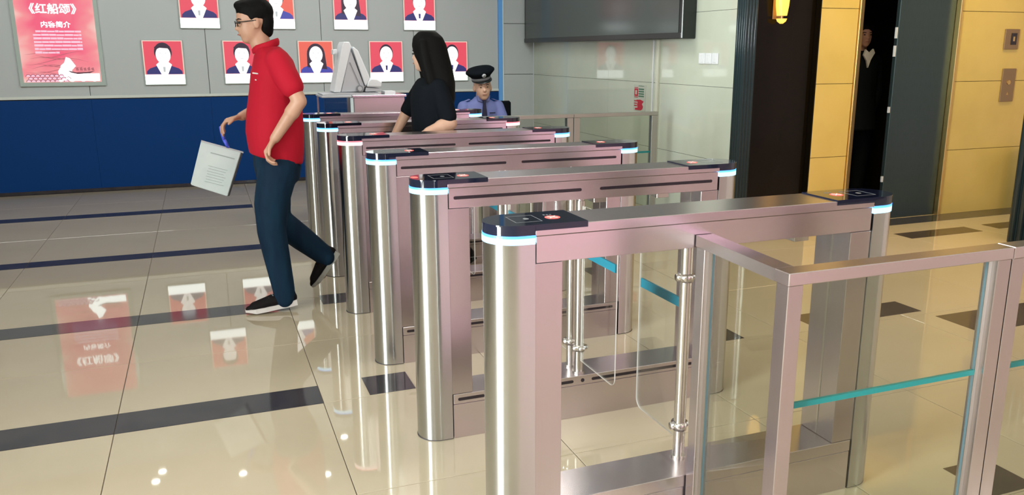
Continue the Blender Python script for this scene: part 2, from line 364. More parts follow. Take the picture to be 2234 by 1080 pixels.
# lift cabin behind the open door
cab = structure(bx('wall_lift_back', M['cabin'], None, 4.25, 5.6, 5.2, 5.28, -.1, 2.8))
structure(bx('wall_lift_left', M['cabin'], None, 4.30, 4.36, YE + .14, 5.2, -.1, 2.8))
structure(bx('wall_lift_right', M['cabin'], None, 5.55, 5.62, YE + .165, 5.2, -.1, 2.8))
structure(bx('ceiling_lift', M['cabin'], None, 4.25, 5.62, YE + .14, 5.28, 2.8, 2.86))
# portal columns, fluted dark stone
def fluted(name, x0, x1, y0, y1, lab, nfl=4):
    c = structure(bx(name, M['column'], None, x0, x1, y0, y1, 0, CEIL)); c['label'] = lab
    w_ = (x1 - x0) / nfl
    for k in range(nfl):
        o = obj('flute', cyl_bm((x0 + w_ * (k + .5), y0 + .004, 0.0), (x0 + w_ * (k + .5), y0 + .004, CEIL), w_ * .42), M['column'], c, True)
    n2 = max(2, int((y1 - y0) / w_)); w2 = (y1 - y0) / n2
    for k in range(n2):
        o = obj('flute', cyl_bm((x0 + .004, y0 + w2 * (k + .5), 0.0), (x0 + .004, y0 + w2 * (k + .5), CEIL), w2 * .42), M['column'], c, True)
    return c
def sharp(o, ang=0.6):
    me = o.data; b = BM(); b.from_mesh(me)
    for e in b.edges:
        if len(e.link_faces) == 2 and e.calc_face_angle(0) > ang: e.smooth = False
    for f in b.faces: f.smooth = True
    b.to_mesh(me); b.free(); return o
def cyl_bm(p0, p1, r, r1=None, seg=20):
    b = BM(); cyl(b, p0, p1, r, r1, seg); return b
fluted('trim_9', 3.19, 3.30, 3.44, 3.552, 'dark fluted stone column between the pale tiled wall and the lifts', 4)
fluted('trim_10', 5.10, 5.62, 2.20, 2.54, 'dark fluted stone column at the right edge', 8)

# ------------------------------------------------------------------ turnstiles
P = 0.8454; W = 0.1652; L = 1.3746; R = W / 2
def stadium_end(x_flat, x_tip, y0, y1, n=28):
    """half-round outline (x,y) from the flat line at x_flat to a round tip at x_tip"""
    r = (y1 - y0) / 2; cy = (y0 + y1) / 2; sgn = 1 if x_tip > x_flat else -1; rx = r; cx = x_tip - sgn * rx
    pts = [(x_flat, y0)]
    for k in range(n + 1):
        a = -PI / 2 + PI * k / n; pts.append((cx + sgn * rx * math.cos(a), cy + r * math.sin(a)))
    pts.append((x_flat, y1))
    if abs(cx - x_flat) < 1e-5: pts = pts[1:-1]
    return pts
def leaf(root, x, ty, ext, sweep, nm=''):
    """clear barrier leaf hinged on a tube at (x,ty), reaching `ext` metres in direction `sweep`"""
    z0, z1 = 0.235, 0.868; r = 0.035; n = 6; t = 0.0022
    pts = [(0.024, z0), ]
    for k in range(n + 1):
        a = -PI / 2 + PI / 2 * k / n; pts.append((ext - r + r * math.cos(a), z0 + r + r * math.sin(a)))
    for k in range(n + 1):
        a = PI / 2 * k / n; pts.append((ext - r + r * math.cos(a), z1 - r + r * math.sin(a)))
    pts.append((0.024, z1))
    b = prism(BM(), pts, 'y', -t, t)
    lf = obj('barrier_leaf', b, [M['acrylic'], M['acrylic_edge']], root)
    for f in lf.data.polygons:
        if abs(f.normal.y) < .5: f.material_index = 1
    lf.location = (x, ty, 0); lf.rotation_euler = (0, 0, sweep)
    st = obj('leaf_stripe', box(BM(), 0.03, ext - .012, -t - .0012, t + .0012, 0.672, 0.703), M['teal_leaf'], lf)
    return lf
def turnstile(k, label, left='blue', right='blue', slots=True, tubes=(.045, .125), leaves=()):
    y0 = k * P
    g = empty('turnstile', (0, y0, 0), label, 'turnstile', 'speed gate turnstiles in a row')
    g['group'] = 'turnstiles standing side by side'
    H = M['steel_h']; V = M['steel_v']
    # top plate and its lip
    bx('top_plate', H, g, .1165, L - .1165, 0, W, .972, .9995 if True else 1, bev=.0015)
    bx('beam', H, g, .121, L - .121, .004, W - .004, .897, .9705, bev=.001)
    for side in (0, 1):
        s = 1 if side else -1
        tip = L if side else 0.0; fx_ = L - .1165 if side else .1165
        e = lambda x: L - x if side else x
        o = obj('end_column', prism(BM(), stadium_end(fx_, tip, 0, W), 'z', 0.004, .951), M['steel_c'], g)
        sharp(o)
        obj('foot_gap', prism(BM(), stadium_end(fx_, tip + .002 * s, .004, W - .004), 'z', 0, .0042), M['dark_gap'], g)
        c = left if not side else right
        hi, lo = ('led_blue', 'led_white') if c == 'blue' else ('led_red', 'led_pink')
        a = obj('light_band', prism(BM(), stadium_end(fx_, tip + .0016 * s, -.0016, W + .0016, 28), 'z', .9512, .9680), M[lo], g)
        a['label'] = 'glowing %s light band' % ('blue' if c == 'blue' else 'red')
        obj('light_band_rim', prism(BM(), stadium_end(fx_, tip + .0014 * s, -.0014, W + .0014, 28), 'z', .9682, .9752), M[hi], a)
        # black glass reader cap: deep over the column, thin tongue over the top plate
        tn = .269 if not side else .264
        b = prism(BM(), stadium_end(fx_, tip + .0004 * s, -.0004, W + .0004), 'z', .9754, .9995)
        b2 = prism(BM(), stadium_end(e(tn), tip + .0008 * s, -.0008, W + .0008), 'z', .9996, 1.0035)
        prism(b, [(fx_, .002), (e(tn), .002), (e(tn), W - .002), (fx_, W - .002)], 'z', .988, .9996) if False else None
        cap = obj('reader_cap', b, M['cap'], g)
        sharp(cap)
        tongue = obj('cap_tongue', b2, M['cap'], cap)
        bx('cap_edge', M['cap'], cap, min(e(tn), fx_), max(e(tn), fx_), -.0012, W + .0012, .987, .9997)
        zt = 1.0036
        # printed card outline
        cx = e(.115); hw, hh = .038, .043; cy = W / 2
        pb = BM()
        for (a0, a1, c0, c1) in ((cx - hw, cx + hw, cy - hh, cy - hh + .0014), (cx - hw, cx + hw, cy + hh - .0014, cy + hh), (cx - hw, cx - hw + .0014, cy - hh, cy + hh), (cx + hw - .0014, cx + hw, cy - hh, cy + hh)):
            box(pb, a0, a1, c0, c1, zt, zt + .0004)
        prism(pb, ellipse(cx + .006, cy, .008, .010, 12), 'z', zt, zt + .0004)
        obj('card_outline', pb, M['cap_line'], cap)
        if k == 1 and not side: obj('red_glint', prism(BM(), ellipse(.020, W / 2 + .012, .013, .020, 16), 'z', zt, zt + .0006), M['led_x'], cap)  # reflection on the glossy cap, put in as a glowing red disc
        # red round no-entry mark
        mx = e(.197); my = cy - .006 if not side else cy
        rb = BM(); prism(rb, ellipse(mx, my, .0215, .0215, 24), 'z', zt, zt + .0005)
        rm = obj('red_display', rb, M['led_x'], cap); rm['label'] = 'glowing red round display'
        xb = BM()
        for sg in (1, -1):
            vs = cyl(xb, (mx - .011, my - .011 * sg, zt + .0006), (mx + .011, my + .011 * sg, zt + .0006), .0020, seg=6)
        obj('cross_mark', xb, M['led_xw'], cap)
        ib = BM()
        for q in range(3): box(ib, mx - .012 + q * .009, mx - .007 + q * .009, my + .034, my + .044 - q * .002, zt, zt + .0005)
        obj('small_icon', ib, M['cap_line'], cap)
        # jamb box behind the round column
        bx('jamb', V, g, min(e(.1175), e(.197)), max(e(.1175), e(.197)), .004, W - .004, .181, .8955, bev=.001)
        bx('jamb_channel', M['steel_tube'], g, min(e(.1971), e(.199)), max(e(.1971), e(.199)), W * .48, W * .52, .183, .89)
    # plinth
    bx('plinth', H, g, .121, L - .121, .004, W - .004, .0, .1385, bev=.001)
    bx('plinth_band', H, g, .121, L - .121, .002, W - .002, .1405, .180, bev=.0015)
    if slots:
        for (a, b_) in ((.139, .645), (.722, 1.227)):
            obj('sensor_strip', prism(BM(), pill(a, b_, .929, .941), 'y', .0032, .006), M['slot'], g)
        for (a, b_) in ((.139, .245), (.40, .62), (.70, 1.225)):
            obj('sensor_strip', prism(BM(), pill(a, b_, .153, .165), 'y', .0012, .004), M['slot'], g)
        obj('sensor_strip', prism(BM(), ellipse(.66, .159, .008, .008, 12), 'y', .0012, .004), M['slot'], g)
        for (a, b_) in ((.139, .645), (.722, 1.227)):
            obj('sensor_strip', prism(BM(), pill(a, b_, .929, .941), 'y', W - .006, W - .0032), M['slot'], g)
    # hinge tubes with clamps, fixing blocks under the beam
    for ty in tubes:
        b = cyl_bm((.66, ty, .187), (.66, ty, .885), .0185, seg=24)
        t = obj('hinge_tube', b, M['steel_tube'], g, False)
        sharp(t)
        obj('tube_collar', cyl_bm((.66, ty, .1802), (.66, ty, .1868), .026, seg=24), M['steel_tube'], t)
        obj('top_pin', cyl_bm((.66, ty, .8852), (.66, ty, .8968), .014), M['steel_tube'], t)
        sg = 1 if ty > W / 2 else -1
        for z in (.285, .775):
            b = BM(); cyl(b, (.66, ty, z - .013), (.66, ty, z + .013), .0225, seg=24)
            cyl(b, (.66 - .03, ty + sg * .006, z), (.66 + .03, ty + sg * .006, z), .0115, seg=16)
            cyl(b, (.66, ty, z), (.66, ty + sg * .034, z), .011, seg=16)
            obj('clamp', b, M['steel_tube'], t, True)
    for xx in (.72, 1.0):
        bx('fixing_block', M['steel_tube'], g, xx, xx + .055, .05, .115, .872, .8968, bev=.001)
    for (ty, sw, ext) in leaves: leaf(g, .66, ty, ext, sw)
    return g
C = PI / 2
turnstile(0, 'nearest turnstile, plain front, bordered by the glass railing', tubes=(.12,), slots=False, leaves=((.12, C, .285),))
turnstile(1, 'second turnstile from the front, red glint at the tip of its left cap', leaves=((.045, -C, .32), (.125, C, .285)))
turnstile(2, 'third turnstile from the front, blue lights at both ends', leaves=((.045, -C, .32), (.125, C, .285)))
turnstile(3, 'fourth turnstile from the front, its left end glowing red', left='red', leaves=((.045, -C, .32), (.125, .12, .3)))
turnstile(4, 'fifth turnstile from the front, its right end glowing red', right='red', leaves=((.045, -.12, .3), (.125, C, .285)))
turnstile(5, 'farthest turnstile, just in front of the counter and the guard', leaves=((.045, -C, .32),), tubes=(.045,))

# ------------------------------------------------------------------ front glass railing
def pane(name, parent, x0, x1, y0, y1, z0, z1, stripe=None):
    o = bx(name, [M['glass'], M['glass_edge']], parent, x0, x1, y0, y1, z0, z1)
    thin = 1 if (y1 - y0) < (x1 - x0) else 0
    for f in o.data.polygons:
        if abs(f.normal[thin]) < .5: f.material_index = 1
    if stripe:
        if thin: bx('teal_stripe', M['teal'], o, x0, x1, y0 - .001, y1 + .001, *stripe)
        else: bx('teal_stripe', M['teal'], o, x0 - .001, x1 + .001, y0, y1, *stripe)
    return o
g = empty('glass_railing', (0, 0, 0), 'steel and glass corner railing in front of the nearest turnstile', 'railing')
Y0 = -.445; PW = .045
Zr = .935
obj('handrail', prism(BM(), [(.586, Y0 + .0575), (.641, Y0 + .0575), (.668, -.001), (.611, -.001)], 'z', Zr - .032, Zr), M['steel_y'], g)
bx('handrail', M['steel_h'], g, .585, 1.322, Y0, Y0 + .0570, Zr - .032, Zr, bev=.002)
bx('handrail', M['steel_h'], g, 1.324, 2.9, Y0, Y0 + .0570, Zr - .032, Zr, bev=.002)
bx('post', M['steel_v'], g, .612, .655, -.046, -.004, 0, Zr - .0325, bev=.0015)
bx('post', M['steel_v'], g, .588, .632, Y0 + .004, Y0 + .05, 0, Zr - .0325, bev=.0015)
bx('post', M['steel_v'], g, 1.272, 1.3205, Y0 + .004, Y0 + .05, 0, Zr - .0325, bev=.0015)
bx('post', M['steel_v'], g, 1.3245, 1.373, Y0 + .004, Y0 + .05, 0, Zr - .0325, bev=.0015)
bx('post', M['steel_v'], g, 2.05, 2.095, Y0 + .004, Y0 + .05, 0, Zr - .0325, bev=.0015)
# slim glazing channels
bx('glazing_channel', M['steel_tube'], g, .628, .640, -.060, -.0462, .05, Zr - .033)
bx('glazing_channel', M['steel_tube'], g, .606, .618, Y0 + .0502, Y0 + .062, .05, Zr - .033)
bx('glazing_channel', M['steel_tube'], g, .6322, .645, Y0 + .021, Y0 + .033, .05, Zr - .033)
bx('glazing_channel', M['steel_tube'], g, 1.259, 1.2718, Y0 + .021, Y0 + .033, .05, Zr - .033)
o = obj('glass_pane', prism(BM(), [(.608, Y0 + .0622), (.616, Y0 + .0622), (.638, -.0602), (.630, -.0602)], 'z', .06, Zr - .034), [M['glass'], M['glass_edge']], g)
for f in o.data.polygons:
    if abs(f.normal.x) < .5: f.material_index = 1
pane('glass_pane', g, .6452, 1.2588, Y0 + .023, Y0 + .031, .06, Zr - .034, (.5725, .5865))
pane('glass_pane', g, 1.3735, 2.0498, Y0 + .023, Y0 + .031, .06, Zr - .034, (.5725, .5865))
bx('bottom_rail', M['steel_h'], g, .633, 1.2715, Y0 + .012, Y0 + .042, .02, .0595)
bx('bottom_rail', M['steel_h'], g, 1.3735, 2.0498, Y0 + .012, Y0 + .042, .02, .0595)
obj('bottom_rail', prism(BM(), [(.597, Y0 + .051), (.627, Y0 + .051), (.649, -.047), (.619, -.047)], 'z', .02, .0595), M['steel_y'], g)
# far glass railing
g = empty('glass_railing', (0, 0, 0), 'far steel and glass railing between the farthest turnstile and the tiled wall', 'railing')
Yr = 4.30; Z = .945
for a, b in ((1.376, 2.162), (2.164, 2.95)):
    bx('handrail', M['steel_dull'], g, a, b, Yr - .03, Yr + .03, Z - .030, Z, bev=.002)
for a in (1.377, 2.105, 2.165, 2.895):
    bx('post', M['steel_dull'], g, a, a + .055, Yr - .025, Yr + .025, 0, Z - .0305, bev=.0015)
for a, b in ((1.433, 2.104), (2.221, 2.894)):
    pane('glass_pane', g, a, b, Yr - .004, Yr + .004, .06, Z - .031, (.594, .610))
    bx('bottom_rail', M['steel_dull'], g, a, b, Yr - .015, Yr + .015, .02, .0595)

# ------------------------------------------------------------------ pictures on the back wall
YP = YB - 0.017
def flat(name, pts, m, parent, layer, loc):
    b = prism(BM(), [(x - loc[0], z - loc[2]) for x, z in pts], 'y', -.0008 * layer - .022, -.0008 * layer - .0212)
    return obj(name, b, m, parent)
def portrait(x0, z0, w_, h_, label, bg, suit, kind, hairm='pic_black', hairdx=0.0):
    loc = (x0 + w_ / 2, YP, z0)
    t = empty('portrait_lightbox', loc, label, 'portrait', 'lit portraits on the grey wall')
    bx('frame', M['acryl_frame'], t, -w_ / 2, w_ / 2, -.021, -.001, 0, h_, bev=.002)
    mg = .016; cb = .110
    def F(n, p, m, l):
        if l >= 2: p = [(a * (1.17 if n == 'suit' else 1.48), cb + .002 + max(0, b - cb - .002) * 1.30) for a, b in p]
        flat(n, [(loc[0] + a, z0 + b) for a, b in p], M[m], t, l, loc)
    F('picture', [(-w_/2 + mg, cb), (w_/2 - mg, cb), (w_/2 - mg, h_ - mg), (-w_/2 + mg, h_ - mg)], bg, 1)
    F('pale_border', [(-w_/2 + .007, cb - .002), (w_/2 - .007, cb - .002), (w_/2 - .007, h_ - .007), (-w_/2 + .007, h_ - .007)], 'pic_pale', .5)
    F('caption', [(-w_/2 + .008, .008), (w_/2 - .008, .008), (w_/2 - .008, cb - .001), (-w_/2 + .008, cb - .001)], 'pic_white', 1)
    hx, hz = hairdx, .275
    sh = .088 if kind != 'woman' else .080
    F('suit', [(-.15, cb + .002), (.15, cb + .002), (.145, cb + .028), (.12, cb + .048), (.06, cb + .068), (-.06, cb + .068), (-.12, cb + .048), (-.145, cb + .028)], suit, 2)
    if kind == 'woman':
        F('hair', ellipse(hx, hz - .005, .066, .088, 24) , hairm, 2.5)
        F('hair', [(-.066 + hx, hz), (-.068 + hx, cb + .05), (.078 + hx, cb + .03), (.066 + hx, hz)], hairm, 2.4)
    elif kind == 'bald':
        F('hair', ellipse(hx, hz + .006, .052, .072, 24), hairm, 2.5)
    else:
        F('hair', ellipse(hx, hz + .012, .058, .076, 24), hairm, 2.5)
    F('shirt', [(-.022, cb + .002), (.022, cb + .002), (.052, cb + .078), (.030, cb + .10), (-.030, cb + .10), (-.052, cb + .078)], 'pic_face', 3)
    F('face', ellipse(hx, hz - .010, .049, .070, 24), 'pic_face', 4)
    if kind == 'man':
        F('hair', [(-.050 + hx, hz + .030), (-.02 + hx, hz + .046), (.046 + hx, hz + .040), (.050 + hx, hz + .056), (.02 + hx, hz + .078), (-.03 + hx, hz + .074), (-.055 + hx, hz + .050)], hairm, 5)
    if kind in ('bald', 'man'):
        F('tie', [(-.006, cb + .02), (.006, cb + .02), (.008, cb + .06), (-.008, cb + .06)], 'pic_line' if kind == 'man' else 'pic_navy', 5)
    F('mouth', [(-.012 + hx, hz - .038), (.012 + hx, hz - .038), (.010 + hx, hz - .041), (-.010 + hx, hz - .041)], 'pic_line', 6)
    for sgn in (-1, 1):
        F('eye', ellipse(hx + sgn * .018, hz + .004, .007, .0022, 8), 'pic_line', 6)
    return t
low = [(-1.205, .402, 'lit portrait of a dark-haired man, lower row, nearest the pink poster', 'pic_red', 'pic_navy', 'man'),
       (-.412, .39, 'lit portrait half hidden by the walking man in red, lower row', 'pic_red', 'pic_navy', 'man'),
       (.375, .392, 'lit portrait of a woman in blue on orange-red, left of the white device', 'pic_orange', 'pic_violet', 'woman'),
       (1.166, .398, 'lit portrait of a balding man between the white device and the woman', 'pic_red', 'pic_navy', 'bald'),
       (1.958, .392, 'lit portrait partly behind the long-haired woman, lower row, nearest the guard', 'pic_red', 'pic_navy', 'bald')]
for x0, w_, lab, bg, su, kd in low: portrait(x0, 1.100, w_, .466, lab, bg, su, kd)
up = [(-.812, .402, 'lit portrait in the upper row, left of the walking man\'s head', 'pic_red', 'pic_navy', 'man'),
      (-.02, .392, 'lit portrait partly behind the walking man\'s head, upper row', 'pic_orange', 'pic_violet', 'man'),
      (.786, .388, 'lit portrait of a woman with white shirt, upper row, above the white device', 'pic_red', 'pic_navy', 'woman'),
      (1.582, .384, 'lit portrait on red ground at the right end of the upper row', 'pic_red', 'pic_navy', 'bald')]
for x0, w_, lab, bg, su, kd in up: portrait(x0, 1.682, w_, .466, lab, bg, su, kd)

# big pink poster
px0, px1, pz0, pz1 = -2.352, -1.575, 1.102, 2.30
t = empty('poster_lightbox', ((px0 + px1) / 2, YP, pz0), 'large lit pink poster with white writing and a boat among waves', 'poster')
hw = (px1 - px0) / 2; hh = pz1 - pz0
bx('frame', M['acryl_frame'], t, -hw, hw, -.021, -.001, 0, hh, bev=.002)
def PF(n, pts, m, l): return obj(n, prism(BM(), pts, 'y', -.0008 * l - .022, -.0008 * l - .0212), M[m], t)
PF('print', [(-hw + .038, .040), (hw - .038, .040), (hw - .038, hh - .04), (-hw + .038, hh - .04)], 'poster', 1)
def text(parent, body, x, z, size, m, off=0.0, sx=1.0, y=-.0262, align='CENTER'):
    cu_ = bpy.data.curves.new('t', 'FONT'); cu_.body = body; cu_.size = size; cu_.align_x = align; cu_.offset = off; cu_.extrude = .0003
    o = bpy.data.objects.new('t', cu_); COL.objects.link(o)
    dg = bpy.context.evaluated_depsgraph_get(); me = bpy.data.meshes.new_from_object(o.evaluated_get(dg))
    bpy.data.objects.remove(o); bpy.data.curves.remove(cu_)
    me.transform(Matrix.Translation((x, y, z)) @ Matrix.Rotation(PI / 2, 4, 'X') @ Matrix.Diagonal((sx, 1, 1, 1)))
    return link('lettering', me, M[m], parent)
text(t, '《红船颂》', -.012, .722, .105, 'pic_white', .0016, 1.0)
text(t, '内容简介', -.005, .585, .064, 'pic_white', .0010, 1.05)
random.seed(3)
for r in range(7):
    z = .532 - r * .0345; x = -.215 + (0.025 if r == 0 else 0); xe = .215 if r < 6 else 0.0
    b = BM()
    while x < xe:
        l_ = random.uniform(.03, .09); box(b, x, min(x + l_, xe), -.0262, -.0256, z, z + random.uniform(.016, .021)); x += l_ + .003
    obj('text_line', b, M['pic_pinkline'], t)['kind'] = 'stuff'
for q in range(13):
    b = BM(); bz = .07 + .022 * q; am = .02 + .006 * (q % 3); pts = []
    xa = -.32 + .05 * (q % 4); xb_ = .05 + .05 * ((q * 3) % 5)
    n = 18
    top = []; bot = []
    for k in range(n + 1):
        x = xa + (xb_ - xa) * k / n; z = bz + am * math.sin(9 * x + q * 1.7) * (1 if k else 1)
        th = .0028 * math.sin(PI * k / n) + .0004
        top.append((x, z + th)); bot.append((x, z - th))
    PF('wave', top + bot[::-1], 'pic_wave', 2 + (q % 2))
PF('boat_hull', [(-.03, .10), (.0, .055), (.335, .050), (.338, .125), (.25, .125), (.10, .135), (.06, .20), (.0, .20), (-.035, .15)], 'pic_white', 4)
PF('boat_deck', [(.05, .155), (.08, .135), (.14, .12), (.25, .128), (.30, .15), (.22, .14), (.13, .135), (.08, .15)], 'pic_boat', 5)
PF('boat_prow', [(-.01, .20), (.03, .235), (.05, .29), (.085, .275), (.13, .20), (.09, .16), (.02, .18)], 'pic_white', 4.5)
for q in range(5): PF('boat_cabin', [(.13 + q * .035, .155), (.155 + q * .035, .155), (.150 + q * .035, .185 + .008 * (q % 2)), (.128 + q * .035, .18)], 'pic_wave', 6)
for q in range(26):
    row = q // 9; cx = -.305 + .042 * (q % 9) + .02 * (row % 2); cz = .046 + .026 * row; ro = .024
    out = [(cx + ro * math.cos(PI * k / 10), cz + ro * math.sin(PI * k / 10)) for k in range(11)]
    inn = [(cx + (ro - .0055) * math.cos(PI * k / 10), cz + (ro - .0055) * math.sin(PI * k / 10)) for k in range(10, -1, -1)]
    PF('wave_scale', ellipse(cx, cz, ro, ro, 12, 0, PI), 'pic_pinkline', 7 - row * .5)
    PF('wave_scale', out + inn, 'pic_wavedark', 7.3 - row * .5)
for q in range(10):
    x = -.02 + .034 * q; PF('foam', ellipse(x, .055 + .012 * (q % 3), .020, .010, 10), 'pic_white', 8 + .1 * q)

# ------------------------------------------------------------------ large dark TV on the tiled wall
t = empty('television', (3.10, 5.9, 1.547), 'large dark switched-off television on the pale tiled wall', 'television')
bx('casing', M['tv'], t, -.03, .105, 4.14 - 5.9, 7.76 - 5.9, 0, 2.0 - .42, bev=.006)
bx('bottom_bezel', M['tv'], t, -.036, -.0305, 4.145 - 5.9, 7.755 - 5.9, .004, .048, bev=.001)
bx('screen', M['screen'], t, -.034, -.0305, 4.19 - 5.9, 7.70 - 5.9, .050, 1.53)
# conduits, signs, switches on the tiled wall
t = empty('cable_conduit', (XW, 4.73, 0), 'cream vertical cable conduit on the tiled wall below the television', 'conduit')
bx('cover', M['conduit'], t, -.022, -.0005, -.02, .02, 0, 1.545, bev=.002)
bx('side_lip', M['white'], t, -.012, -.0005, .085, .10, 0.0, 1.545, bev=.001)
t = empty('fire_sign', (XW, 5.07, .90), 'small red and green fire instruction sign left of the conduit', 'sign')
bx('sheet', M['sig_back'], t, -.003, -.0005, -.115, .115, -.005, .235)
b = BM(); box(b, -.0046, -.0032, .03, .10, .13, .20); box(b, -.0046, -.0032, .03, .10, .206, .212); box(b, -.0046, -.0032, .03, .10, .118, .124)
obj('red_panel', b, M['sig_red'], t)
bx('panel_figure', M['sig_back'], t, -.0056, -.0048, .05, .08, .145, .185)
b = BM()
for q in range(4): box(b, -.0046, -.0032, -.085, .02, .125 + q * .022, .137 + q * .022)
box(b, -.0046, -.0032, -.085, .02, .224, .228)
obj('green_lines', b, M['sig_green'], t)
b = BM(); prism(b, [(-.03, .0), (.08, .0), (.08, .018), (.03, .022), (.04, .05), (.03, .075), (.06, .095), (-.02, .10), (-.085, .085), (-.05, .06), (-.075, .035), (-.06, .01)], 'x', -.0046, -.0032)
for q in range(3): box(b, -.0046, -.0032, .045, .10, .035 + q * .022, .045 + q * .022)
obj('red_extinguisher_symbol', b, M['sig_red'], t)
for q, yy in enumerate((4.025, 3.93, 3.835)):
    t = empty('switch_plate', (XW, yy, 1.345), ['white wall switch plate, left of three in a row on the tiled wall', 'white wall switch plate, middle of three in a row on the tiled wall', 'white wall switch plate, right of three in a row, nearest the dark column'][q], 'switch', 'switch plates on the tiled wall')
    bx('plate', M['white'], t, -.010, -.0005, -.043, .043, 0, .086, bev=.002)
    bx('rocker', M['white'], t, -.013, -.0101, -.018, .018, .012, .074, bev=.001)
# lift buttons
t = empty('lift_indicator', (6.10, YE, 1.47), 'bronze lift indicator panel on the golden wall, above the call panel', 'panel')
bx('plate', M['bronze'], t, -.085, .085, -.014, -.001, -.01, .165, bev=.002)
bx('display', M['slot'], t, -.015, .055, -.017, -.0142, .03, .13, bev=.001)
bx('digit', M['led_x'] if False else M['gold'], t, .01, .03, -.0185, -.0172, .06, .10)
t = empty('lift_call_panel', (6.125, YE, 1.0), 'tall bronze lift call panel with button on the golden wall', 'panel')
bx('plate', M['bronze'], t, -.08, .08, -.014, -.001, 0, .292, bev=.002)
for z in (.17,):
    obj('button', cyl_bm((0, -.0142, z), (0, -.020, z), .020), M['gold'], t)
b = BM(); prism(b, [(-.012, .06), (.012, .06), (0, .085)], 'y', -.016, -.0142); obj('arrow', b, M['gold'], t)
# litter bin beside lift wall
t = empty('litter_bin', (6.36, 3.32, 0), 'tall steel litter bin against the golden wall behind the right column', 'bin')
obj('body', cyl_bm((0, 0, .02), (0, 0, .53), .15, seg=32), M['steeldoor'], t, False)
obj('rim', cyl_bm((0, 0, .5302), (0, 0, .575), .155, .15, seg=32), M['bronze'], t)
obj('base', cyl_bm((0, 0, 0), (0, 0, .0198), .145, seg=32), M['tv'], t)
# lamp reflection in the dark door, put in as a glowing sconce shape
t = empty('lamp_reflection', (3.60, YE + .05, 1.60), 'amber lamp reflection in the dark door, built as a sconce', 'lamp')
bx('reflection_back_plate', M['bronze'], t, -.05, .05, -.006, -.0005, .09, .26)
b = BM(); loft(b, [(0, -.055, .115, .040, .038), (0, -.055, .19, .052, .046), (0, -.055, .27, .058, .048)]); obj('reflection_shade', b, M['amber_glow'], t, False)
b = BM(); loft(b, [(0, -.055, .055, .012, .012), (0, -.055, .072, .034, .032), (0, -.055, .092, .042, .04)]); obj('reflection_bowl', b, M['amber_glow'], t)
b = BM(); cyl(b, (0, -.055, .0925), (0, -.055, .1145), .012); box(b, -.008, .008, -.05, -.0062, .098, .11); obj('reflection_bracket', b, M['bronze'], t)

# ------------------------------------------------------------------ counter and device behind the gates
YC = 5.0
t = empty('counter', (.70, YC, 0), 'rose-toned steel counter behind the farthest turnstile', 'counter')
bx('body', M['pink_steel'], t, -.20, .225, .0, .36, 0, 1.075, bev=.004)
bx('top', M['steel_h'], t, -.215, .24, -.015, .375, 1.0755, 1.095, bev=.003)
bx('side_shelf', M['lgrey'], t, -.46, -.216, -.01, .36, 1.078, 1.095, bev=.003)
pane('side_glass', t, -.44, -.23, .004, .012, .0, 1.077)
bx('side_glass_post', M['strip_white'], t, -.229, -.205, -.008, .014, 0, 1.075)
bx('shelf_leg', M['steel_v'], t, -.455, -.441, .33, .345, 0, 1.077)
t = empty('scanner_terminal', (.24, YC, 1.0955), 'white A-shaped desktop scanner terminal standing on the counter', 'terminal')
def dev(n, pts, m, y0=.02, y1=.27, bev=.006):
    b = prism(BM(), [(x - .24, z - 1.0955) for x, z in pts], 'y', y0, y1)
    bmesh.ops.bevel(b, geom=list(b.edges), offset=bev, segments=2, affect='EDGES', profile=.5) if bev else None
    return obj(n, b, m, t)
dev('base_plate', [(.25, 1.0965), (.72, 1.0965), (.72, 1.112), (.40, 1.118), (.25, 1.108)], M['lgrey'], .0, .30, .002)
dev('display_slab', [(.345, 1.120), (.40, 1.120), (.505, 1.485), (.49, 1.522), (.445, 1.522), (.43, 1.49)], M['white'])
dev('side_panel', [(.405, 1.121), (.585, 1.121), (.60, 1.16), (.50, 1.44), (.497, 1.46)], M['lgrey'], .03, .26, .004)
dev('rear_arm', [(.512, 1.47), (.522, 1.485), (.56, 1.45), (.645, 1.235), (.61, 1.165), (.60, 1.18)], M['white'])
dev('lower_body', [(.60, 1.120), (.735, 1.120), (.735, 1.145), (.612, 1.155)], M['lgrey'])
dev('scanner_body', [(.615, 1.160), (.735, 1.155), (.745, 1.20), (.70, 1.225), (.65, 1.228), (.625, 1.20)], M['white'], .01, .28, .01)
dev('camera_pod', [(.365, 1.42), (.40, 1.43), (.402, 1.465), (.367, 1.46)], M['white'], .1, .2, .003)
dev('seam', [(.485, 1.36), (.49, 1.36), (.565, 1.17), (.56, 1.165)], M['grey'], .026, .0295, 0)
b = BM(); cyl(b, (.315, .0, .052), (.315, .029, .052), .028, seg=24); obj('hinge', b, M['grey'], t)
b = BM(); cyl(b, (.315, -.004, .052), (.315, -.0005, .052), .018, seg=24); obj('hinge_cap', b, M['lgrey'], t)
t = bx('paper_note', M['white'], None, .77, .86, YC + .05, YC + .2, 1.0955, 1.12)
setp(t, 'small stack of white paper on the counter beside the terminal', 'paper')

